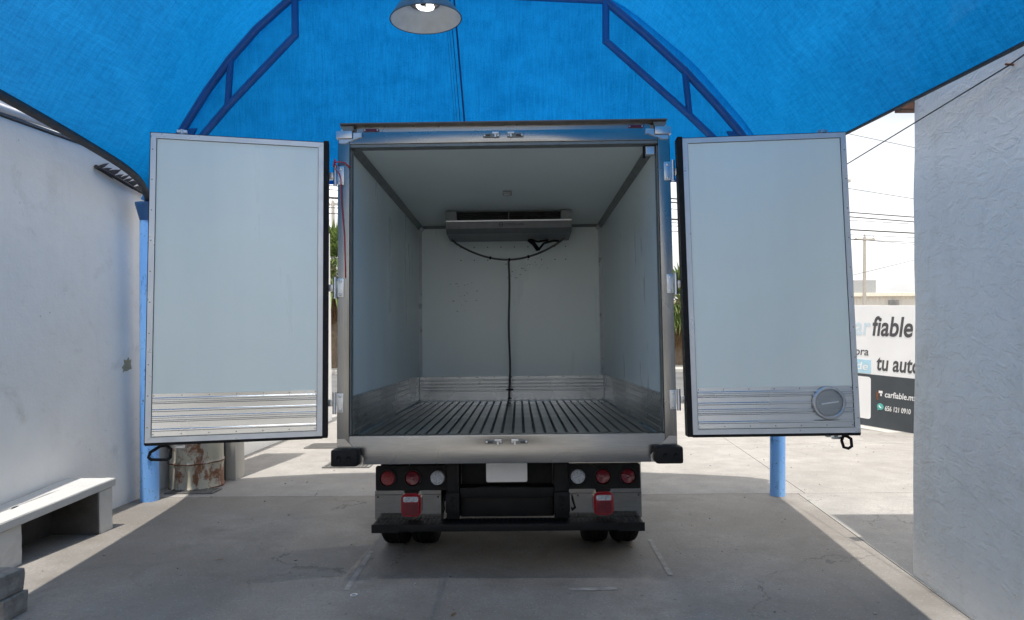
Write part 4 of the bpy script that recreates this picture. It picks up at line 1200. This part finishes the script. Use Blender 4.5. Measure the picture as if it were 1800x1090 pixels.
# ---- underside
for s in (-1, 1):
    P(B().box(min(s * 0.38, s * 0.46), max(s * 0.38, s * 0.46), 0.35, 5.6, 0.56, 0.78), 'chassis_rail', 'black')
for i in range(7):
    P(B().box(-1.02, 1.02, 0.12 + 0.46 * i, 0.18 + 0.46 * i, 0.784, 0.858), 'cross_bearer', 'black')
P(B().box(-1.09, 1.09, 0.089, BL + 0.08, 0.8585, 0.8598), 'floor_underside', 'black')
Yp = 0.22
for s in (-1, 1):
    xa, xb = 0.40, 0.895
    lb = P(B().prism(rrect(min(s * xa, s * xb), max(s * xa, s * xb), 0.583, 0.748, 0.012), 'y', Yp, Yp + 0.02), 'lamp_bracket', 'blackdust')
    for xc, kind in ((0.475, 'clear_lens'), (0.643, 'red_lens'), (0.812, 'red_refl' if s < 0 else 'red_lens')):
        mt = Matrix.Translation((s * xc, Yp - 0.0005, 0.666)) @ Matrix.Rotation(R(90), 4, 'X')
        gr = P(B().lathe([(0.064, 0), (0.062, 0.012), (0.052, 0.014), (0.049, 0.006)], 36, mt), 'grommet', 'rubber', 40, parent=lb)
        P(B().lathe([(0.049, 0.004), (0.047, 0.010)] + [(0.045 - 0.0035 * q, 0.012 + 0.0012 * q * (1 - q / 24) + (0.0016 if q % 2 else 0)) for q in range(12)] + [(0, 0.021)], 36, mt), {'clear_lens': 'reverse_lamp', 'red_lens': 'stop_lamp', 'red_refl': 'stop_lamp'}[kind], kind, 40, parent=lb)
    # polished splash panel
    xi = 0.455 if s < 0 else 0.40
    sp = P(B().box(min(s * xi, s * 0.905), max(s * xi, s * 0.905), Yp + 0.024, Yp + 0.03, 0.385, 0.58 if s < 0 else 0.795), 'splash_panel', 'steel_mirror')
    P(B().box(min(s * xi, s * 0.905), max(s * xi, s * 0.905), Yp + 0.0205, Yp + 0.0238, 0.548, 0.552), 'fold_line', 'rod', parent=sp)
    for dx in (0.475, 0.885):
        P(B().lathe([(0.008, 0), (0.006, 0.004), (0, 0.005)], 8, Matrix.Translation((s * dx, Yp + 0.0238, 0.535)) @ Matrix.Rotation(R(90), 4, 'X')), 'screw', 'rod', parent=sp)
    # tail lamp
    xt = -0.652 if s < 0 else 0.643
    tl_ = P(B().prism(rrect(xt - 0.068, xt + 0.068, 0.412, 0.567, 0.038, 7), 'y', Yp - 0.03, Yp + 0.0235), 'tail_lamp', 'red_bright', 40)
    bmm = bmesh.new(); bmm.from_mesh(tl_.data)
    bmesh.ops.bevel(bmm, geom=[e for e in bmm.edges if abs(e.verts[0].co.y - e.verts[1].co.y) < 1e-5 and e.verts[0].co.y < Yp], offset=0.012, segments=3, affect='EDGES')
    bmm.to_mesh(tl_.data); bmm.free()
    for p in tl_.data.polygons: p.use_smooth = True
    tl_.data.set_sharp_from_angle(angle=R(40))
    P(B().prism(rrect(xt - 0.05, xt + 0.05, 0.43, 0.507, 0.014), 'y', Yp - 0.034, Yp - 0.0302), 'red_lens', 'red_lens', parent=tl_)
    P(B().prism(rrect(xt - 0.05, xt + 0.05, 0.513, 0.547, 0.01), 'y', Yp - 0.034, Yp - 0.0302), 'clear_lens', 'clear_lens', parent=tl_)
    P(B().box(xt - 0.05, xt + 0.05, Yp - 0.004, Yp + 0.018, 0.567, 0.582), 'lamp_hanger', 'black', parent=tl_)
    # tow bracket with two bolt holes
    x0_, x1_ = (-0.413, -0.325) if s < 0 else (0.312, 0.412)
    tb = P(B().box(x0_, x1_, Yp - 0.03, 0.36, 0.395, 0.79, 0.01), 'tow_bracket', 'black', 40)
    P(B().box(x0_ - 0.004, x1_ + 0.004, Yp - 0.055, Yp - 0.0305, 0.44, 0.575, 0.012), 'bracket_pad', 'blackdust', 40, parent=tb)
    for zz in (0.53, 0.475):
        P(B().lathe([(0.02, 0), (0.019, 0.008), (0.012, 0.008), (0.011, 0.001), (0, 0.001)], 16, Matrix.Translation(((x0_ + x1_) / 2, Yp - 0.0555, zz)) @ Matrix.Rotation(R(90), 4, 'X')), 'bolt', 'black', 40, parent=tb)
# tow beam and recess
P(B().box(-0.324, 0.311, Yp - 0.02, Yp + 0.12, 0.535, 0.60, 0.008), 'tow_beam', 'black', 40)
P(B().box(-0.324, 0.311, Yp + 0.03, Yp + 0.10, 0.395, 0.5345, 0.01), 'tow_beam', 'black', 40)
P(B().box(-0.324, 0.311, Yp + 0.125, Yp + 0.15, 0.40, 0.79), 'back_panel', 'black')
# licence plate, blank
P(B().prism(rrect(-0.147, 0.133, 0.626, 0.775, 0.012), 'y', Yp + 0.035, Yp + 0.04), 'licence_plate', 'plate')
P(B().box(-0.13, 0.12, Yp + 0.0405, Yp + 0.124, 0.64, 0.77), 'plate_holder', 'black')
# loose wiring behind the lamps
for k, pts in enumerate(([(-0.43, 0.3, 0.56), (-0.445, 0.27, 0.50), (-0.435, 0.26, 0.45), (-0.445, 0.28, 0.42)], [(0.43, 0.26, 0.57), (0.44, 0.235, 0.50), (0.455, 0.235, 0.455), (0.435, 0.235, 0.44), (0.425, 0.26, 0.47)], [(-0.40, 0.24, 0.60), (-0.30, 0.215, 0.585), (-0.16, 0.21, 0.603), (0.02, 0.21, 0.592)])):
    P(B().tube(pts, 0.007, 6), 'wiring_loom', 'black', True)
# rear step bumper
bmp_ = P(B().box(-0.895, 0.895, 0.10, 0.26, 0.338, 0.385, 0.006), 'step_bumper', 'black', 40)
b = B()
for i in range(60):
    x = -0.87 + 1.74 * i / 59
    b.box(x - 0.008, x + 0.008, 0.115, 0.245, 0.3855, 0.388)
P(b, 'step_tread', 'blackdust', parent=bmp_, kind='stuff')
for s in (-1, 1):
    P(B().box(min(s * 0.896, s * 0.72), max(s * 0.896, s * 0.72), 0.095, 0.099, 0.335, 0.39), 'bumper_end', 'black', parent=bmp_)
# wheels
def wheel(xc, yc, rad=0.40, wd=0.205):
    e = empty('wheel', (xc, yc, rad - 0.006), (0, R(90), 0), parent=tk)
    h = wd / 2
    prf = [(0.21, -h + 0.03), (0.24, -h + 0.008), (0.33, -h), (rad - 0.03, -h + 0.008), (rad - 0.010, -h + 0.022), (rad - 0.002, -h + 0.04)]
    for g in (-0.05, -0.017, 0.017, 0.05):
        prf += [(rad, g - 0.006), (rad - 0.012, g - 0.004), (rad - 0.012, g + 0.004), (rad, g + 0.006)]
    prf += [(rad - 0.002, h - 0.04), (rad - 0.010, h - 0.022), (rad - 0.03, h - 0.008), (0.33, h), (0.24, h - 0.008), (0.21, h - 0.03)]
    P(B().lathe(prf, 48), 'tyre', 'tyre', 30, parent=e)
    P(B().lathe([(0.21, -h + 0.03), (0.19, -h + 0.06), (0.06, -h + 0.08), (0.06, h - 0.08), (0.19, h - 0.06), (0.21, h - 0.03)], 32), 'rim', 'galv', 30, parent=e)
for xc in (-0.895, -0.662, 0.662, 0.895):
    wheel(xc, 1.1)
P(B().tube([(-0.55, 1.0, 0.39), (0.55, 1.0, 0.39)], 0.06, 12).lathe([(0, -0.16), (0.12, -0.12), (0.16, 0), (0.12, 0.12), (0, 0.16)], 16, Matrix.Translation((0, 1.0, 0.39))), 'rear_axle', 'black', True)
for xc in (-0.86, 0.86):
    wheel(xc, 4.7)
# cab ahead of the box
cab = P(B().prism([(3.35, 0.62), (5.25, 0.55), (5.42, 0.62), (5.42, 1.15), (5.2, 1.75), (4.85, 2.35), (4.6, 2.42), (3.4, 2.42)], 'x', -0.98, 0.98), 'cab', 'box_white', 30)
P(B().prism([(5.42, 1.22), (5.20, 1.78), (4.90, 2.27), (4.905, 2.28), (5.212, 1.785), (5.432, 1.225)], 'x', -0.9, 0.9), 'windscreen', 'unit_dark', parent=cab)
for s in (-1, 1):
    P(B().prism([(3.9, 1.45), (5.0, 1.45), (4.7, 2.2), (3.9, 2.2)], 'x', s * 0.982, s * 0.986), 'side_window', 'unit_dark', parent=cab)

# ------------------------------------------------------------------ sign wall across the lot
A0 = Vector((7.05, 11.22, 0)); dirv = Vector((-0.49, 0.872, 0)).normalized()
sgn = empty('sign_wall', tuple(A0 + Vector((0, 0, -0.9))), (0, 0, math.atan2(-dirv.y, -dirv.x)),
            label='white and charcoal advertising wall reading carfiable tu auto beyond the plastered building', category='sign')
# local frame: x runs from far-left (negative) to near-right, y points behind the wall
LEN0, LEN1 = -2.35, 1.4
ZB, ZM, ZT = 0.06, 1.015, 2.285
P(B().box(LEN0, LEN1, 0.0, 0.15, -0.6, ZT), 'wall_block', 'sign_white', parent=sgn)
P(B().box(LEN0, LEN1, -0.006, -0.001, ZB, ZM), 'lower_band', 'sign_dark', parent=sgn)
P(B().box(LEN0, LEN1, -0.25, -0.001, -0.6, ZB - 0.01), 'plinth', 'kerb', parent=sgn)
def stx(body, mat, x0, x1, z0, z1, shear=0.15, y=-0.003, bold=0.0, ref=None):
    o = text('lettering', body, 1.0, mat, sgn, Matrix.Identity(4), shear, 0.0015, bold=bold)
    vx = [v.co.x for v in o.data.vertices]; vy = [v.co.y for v in o.data.vertices]
    top = ref or max(vy)
    fx = (x1 - x0) / (max(vx) - min(vx)); fz = (z1 - z0) / top
    lo = min(vx)
    for v in o.data.vertices:
        v.co = Vector((x0 + (v.co.x - lo) * fx, y - (v.co.z * 0.5), z0 + v.co.y * fz))
    return o
stx('car', 'sign_pale', -1.38, -0.92, 1.74, 1.965, 0.12, bold=0.015)
stx('fiable', 'sign_text', -0.89, -0.165, 1.74, 2.09, 0.18, bold=0.02)
stx('tu auto', 'sign_text', -0.81, -0.035, 1.11, 1.345, 0.15, bold=0.02)
stx('compra', 'sign_text', -1.58, -0.965, 1.36, 1.47, 0.12, bold=0.008, ref=0.52)
P(B().box(-1.62, -0.918, -0.006, -0.001, 1.03, 1.278), 'blue_box', 'sign_blue', parent=sgn)
stx('vende', 'sign_white', -1.55, -0.97, 1.09, 1.23, 0.1, -0.008, 0.008)
stx('carfiable.mx', 'sign_white', -0.651, -0.085, 0.63, 0.735, 0.1, -0.008, 0.012)
stx('656 121 0910', 'sign_white', -0.651, -0.195, 0.387, 0.475, 0.1, -0.008, 0.012)
P(B().prism(rrect(-1.62, -0.915, 0.187, 0.964, 0.05), 'y', -0.010, -0.0065), 'blank_panel', 'sign_white', parent=sgn)
P(B().lathe([(0.06, 0), (0.06, 0.004), (0, 0.004)], 24, Matrix.Translation((-0.735, -0.0065, 0.445)) @ Matrix.Rotation(R(90), 4, 'X')).prism([(-0.79, 0.37), (-0.75, 0.395), (-0.78, 0.42)], 'y', -0.0105, -0.0066), 'phone_icon', 'sign_teal', parent=sgn)
P(B().tube([(-0.757, -0.0115, 0.465), (-0.743, -0.0115, 0.440), (-0.717, -0.0115, 0.424)], 0.009, 6), 'phone_mark', 'sign_white', parent=sgn)
P(B().box(-0.765, -0.695, -0.0105, -0.0066, 0.69, 0.735).box(-0.735, -0.71, -0.0105, -0.0066, 0.64, 0.685), 'screen_icon', 'sign_white', parent=sgn)
P(B().prism([(-0.81, 0.68), (-0.79, 0.75), (-0.765, 0.68), (-0.765, 0.57), (-0.785, 0.555), (-0.805, 0.60)], 'y', -0.0135, -0.0107), 'torn_hole', 'rust', parent=sgn)

# ------------------------------------------------------------------ street beyond
# picket fence on a low wall
fe = empty('picket_fence', (4, 28, Z_ROAD), label='white picket fence on a low wall across the street', category='fence')
def fpart(b, n, m, **k):
    inpar(b.build(n, m, **k), fe)
fpart(B().box(-24, 13, 28.0, 28.2, Z_ROAD - 0.1, Z_ROAD + 0.55), 'low_wall', 'fence')
fpart(B().box(-24, 13, 28.05, 28.1, Z_ROAD + 0.75, Z_ROAD + 0.80).box(-24, 13, 28.05, 28.1, Z_ROAD + 1.5, Z_ROAD + 1.55), 'rail', 'fence')
b = B()
for i in range(240):
    x = -23.9 + i * 0.154
    b.box(x, x + 0.075, 28.0, 28.045, Z_ROAD + 0.56, Z_ROAD + 1.72)
fpart(b, 'pickets', 'fence', kind='stuff')
for i in range(13):
    x = -23.95 + i * 3.0
    fpart(B().box(x, x + 0.12, 27.98, 28.12, Z_ROAD + 0.551, Z_ROAD + 1.85), 'fence_post', 'fence')
# fan palms
def fan_palm(x, y, z0, trunk_h, crown_r, n, seed, label, skirt=True):
    rnd = random.Random(seed)
    e = empty('fan_palm', (x, y, z0), label=label, category='palm', group='fan palms across the street')
    tr = B()
    pts, rs = [], []
    for i in range(14):
        f = i / 13
        pts.append((0.06 * math.sin(f * 2.1), 0.05 * math.sin(f * 1.3), trunk_h * f))
        rs.append(0.23 - 0.07 * f + (0.015 if i % 2 else 0))
    tr.tube(pts, rs, 14)
    tr.build('trunk', 'trunk', e, smooth=50)
    top = Vector((pts[-1][0], pts[-1][1], trunk_h))
    def frond(b, az, el, L, droop, fan, dead=False):
        d = Vector((math.cos(az) * math.cos(el), math.sin(az) * math.cos(el), math.sin(el)))
        side = Vector((-math.sin(az), math.cos(az), 0))
        nrm = d.cross(side)
        pet = L * 0.45
        p0 = top + Vector((0, 0, -0.05)); hub = p0 + d * pet + Vector((0, 0, -droop * 0.12))
        wv = side * 0.018
        b.face(b.verts([p0 - wv, p0 + wv, hub + wv * 0.7, hub - wv * 0.7]))
        k = 20 if not dead else 12
        for i in range(k):
            a = (i / (k - 1) - 0.5) * fan
            ld = (d * math.cos(a) + side * math.sin(a)).normalized()
            ln = L * 0.62 * (0.75 + 0.25 * math.cos(a)) * rnd.uniform(0.9, 1.08)
            cr_ = (side * math.cos(a) - d * math.sin(a)) * (0.042 if not dead else 0.022)
            m_ = hub + ld * ln * 0.55 + Vector((0, 0, -droop * 0.06))
            t_ = hub + ld * ln + Vector((rnd.uniform(-.02, .02), rnd.uniform(-.02, .02), -droop * rnd.uniform(0.15, 0.42)))
            fold = nrm * 0.012
            v = b.verts([hub, m_ - cr_ + fold, t_, m_ + cr_ + fold, m_ - fold])
            b.face([v[0], v[1], v[4]]); b.face([v[1], v[2], v[4]]); b.face([v[2], v[3], v[4]]); b.face([v[3], v[0], v[4]])
    b = B()
    for i in range(n):
        az = i * 2.39996 + rnd.uniform(-0.2, 0.2)
        f = i / n
        el = R(80 - 110 * f + rnd.uniform(-8, 8))
        frond(b, az, el, crown_r * rnd.uniform(0.9, 1.1), 0.9 * crown_r * (0.4 + 0.6 * f), R(170))
    b.build('crown', 'leaf', e)
    if skirt:
        b = B()
        for i in range(int(n * 1.2)):
            az = i * 2.39996 + rnd.uniform(-0.2, 0.2)
            top_ = rnd.uniform(0.0, 0.9)
            sv = top.copy()
            top.z -= top_
            frond(b, az, R(-62 - rnd.uniform(0, 22)), crown_r * rnd.uniform(0.4, 0.6), 0.9, R(90), True)
            top.x, top.y, top.z = sv
        b.build('dead_skirt', 'skirt', e)
fan_palm(-7.4, 26.7, Z_ROAD + 0.1, 4.15, 2.25, 70, 3, 'fan palm with brown dead skirt across the street, beside the left cargo door')
fan_palm(6.95, 27.2, Z_ROAD + 0.1, 2.75, 1.75, 60, 5, 'fan palm across the street behind the right truck post')
# utility poles and cables
def pole(x, y, z0, h, label, arm=0.0, rad=0.13):
    e = empty('utility_pole', (x, y, z0), label=label, category='pole', group='utility poles along the street')
    B().tube([(0, 0, 0), (0, 0, h)], [rad, rad * 0.65], 12).build('shaft', 'pole', e, smooth=40)
    if arm:
        B().box(-arm, arm, -0.05, 0.05, h - 0.22, h - 0.12).build('cross_arm', 'pole', e)
        for q in (-0.85, 0.0, 0.85):
            B().lathe([(0.03, 0), (0.06, 0.06), (0.03, 0.1), (0.055, 0.15), (0, 0.2)], 10, Matrix.Translation((q * arm, 0, h - 0.12 if q else h))).build('insulator', 'conduit', e)
pole(-5.9, 16.3, gz(16.3), 7.2, 'near utility pole behind the left cargo door', 0.9)
pole(21.55, 40.0, Z_ROAD, 6.55, 'slim grey utility pole above the advertising wall', 0.62, 0.12)
pole(-9.25, 34.0, Z_ROAD, 8.0, 'distant utility pole with insulators above the left palm', 0.55, 0.13)
pole(11.9, 24.6, Z_ROAD, 7.4, 'utility pole behind the right cargo door', 0.8)
def wire(p, q, r, label, sag=0.0, n=18):
    p, q = Vector(p), Vector(q)
    pts = [tuple(p.lerp(q, i / n) - Vector((0, 0, sag * 4 * (i / n) * (1 - i / n)))) for i in range(n + 1)]
    B().tube(pts, r, 5).build('overhead_cable', 'cable', label=label, category='cable', group='overhead cables')
WL = (-5.6, 16.66); WR = (27.27, 32.45)
for zl, zr, r, lab in ((4.92, 4.90, 0.022, 'topmost thick black overhead cable beside the right cargo door'), (4.86, 4.64, 0.022, 'second thick black overhead cable from the top'),
                       (4.52, 4.66, 0.010, 'thin overhead wire just below the two thick cables'), (4.21, 4.25, 0.028, 'thickest overhead cable, in the middle of the bundle'),
                       (3.95, 4.10, 0.010, 'thin overhead wire just below the thickest cable'), (4.45, 3.45, 0.009, 'thin overhead wire slanting down across the others'),
                       (3.80, 3.88, 0.012, 'lowest overhead wire of the bundle')):
    wire((WL[0], WL[1], zl), (WR[0], WR[1], zr), r, lab, 0.06)
wire((5.85, 25.0, 9.24), (35.57, 40.0, 8.23), 0.012, 'single thin wire high above the right cargo door')
wire((5.12, 25.0, 6.94), (36.4, 40.0, 5.53), 0.012, 'single thin wire between the bundle and the high wire')
wire((11.9, 25.0, 2.1), (36.15, 40.0, 6.5), 0.008, 'thin wire rising to the right above the warehouse')
wire((-9.25, 34.0, 6.55), (8.0, 34.0, 8.2), 0.012, 'thin wire leaving the distant pole on the left', 0.2)
pA = Vector((rx(3.34) - 0.03, 3.34, 2.715))
wire(tuple(pA), (2.70, 6.64, 2.47), 0.004, 'black cable strung from the plastered wall to the canopy post')
wire((rx(2.2) - 0.03, 2.2, 2.81), tuple(pA), 0.004, 'short end of black cable fixed along the plastered wall')
# warehouse
wh = empty('warehouse', (28, 46, Z_ROAD), label='pale sheet-metal warehouse above the advertising wall', category='building')
def wpart(b, n, m, par=None, **k):
    o = b.build(n, m, **k); inpar(o, wh); return o
b = B()
xs_ = [16 + 0.11 * i for i in range(230)]
v0 = [b.bm.verts.new((x, 45.0 - (0.04 if (i // 2) % 2 else 0), Z_ROAD)) for i, x in enumerate(xs_)]
v1 = [b.bm.verts.new((x, 45.0 - (0.04 if (i // 2) % 2 else 0), 1.55)) for i, x in enumerate(xs_)]
for i in range(len(xs_) - 1):
    b.face([v0[i], v0[i + 1], v1[i + 1], v1[i]])
wpart(b, 'sheet_wall', 'sheet')
wpart(B().box(16, 41.2, 45.05, 60, Z_ROAD, 1.5), 'block', 'sheet')
wpart(B().box(15.8, 41.4, 44.7, 60.2, 1.551, 1.80, 0.02), 'fascia', 'fascia')
wpart(B().box(29.3, 29.55, 44.8, 44.95, Z_ROAD, 1.55), 'downpipe', 'fascia')
for i in range(5):
    wpart(B().box(25.85, 26.55, 44.86, 44.94, 0.78 + 0.11 * i, 0.85 + 0.11 * i), 'louvre', 'vent')
wpart(B().box(23.6, 26.15, 47, 49, 1.81, 2.72, 0.02), 'rooftop_cooler', 'vent')

# ------------------------------------------------------------------ litter on the ground
random.seed(21)
b = B()
for i in range(420):
    if i < 260:
        x, y = random.uniform(-3.6, 2.6), random.uniform(3.4, 9.5)
    else:
        x, y = random.uniform(2.9, 7.0), random.uniform(6.0, 11.0)
    r_ = random.choice((0.003, 0.004, 0.005, 0.006, 0.010))
    mt = Matrix.Translation((x, y, gz(y) + r_ * 0.35)) @ Matrix.Rotation(random.uniform(0, 6), 4, 'Z') @ Matrix.Diagonal((1.3, 0.9, 0.6, 1))
    tmp = bmesh.new()
    bmesh.ops.create_icosphere(tmp, subdivisions=1, radius=r_, matrix=mt)
    b.merge(tmp)
b.build('grit', simple('grit_stone', (0.30, 0.28, 0.25), 0.9, var=0.6, scale=1.2), label='loose grit and small pebbles scattered over the concrete', category='grit', kind='stuff')
B().lathe([(0.022, 0.0), (0.024, 0.004), (0.020, 0.006), (0.014, 0.004), (0.014, 0.0)], 24, Matrix.Translation((-0.998, 4.06, gz(4.06) + 0.001)) @ Matrix.Rotation(-SLOPE, 4, 'X')).build('steel_washer', 'frame_alu', smooth=40, label='small pale metal ring lying on the shaded concrete', category='ring')
# leaf scraps
for k, (x, y, a) in enumerate(((-2.15, 4.75, 0.5), (0.9, 5.0, 2.0), (-0.35, 3.75, 1.2))):
    lf = B()
    c_, s_ = math.cos(a), math.sin(a)
    pts = [(-0.03, 0, 0.002), (-0.008, 0.010, 0.008), (0.02, 0.006, 0.006), (0.035, 0, 0.003), (0.015, -0.009, 0.007), (-0.012, -0.008, 0.009)]
    v = lf.verts([(x + px * c_ - py * s_, y + px * s_ + py * c_, gz(y) + pz) for px, py, pz in pts])
    lf.face(v)
    lf.build('dry_leaf', 'skirt', label=('curled dry leaf on the shaded floor toward the bench', 'curled dry leaf on the floor beyond the right tyres', 'curled dry leaf on the floor nearest the viewer')[k], category='leaf', group='dry leaves on the floor')
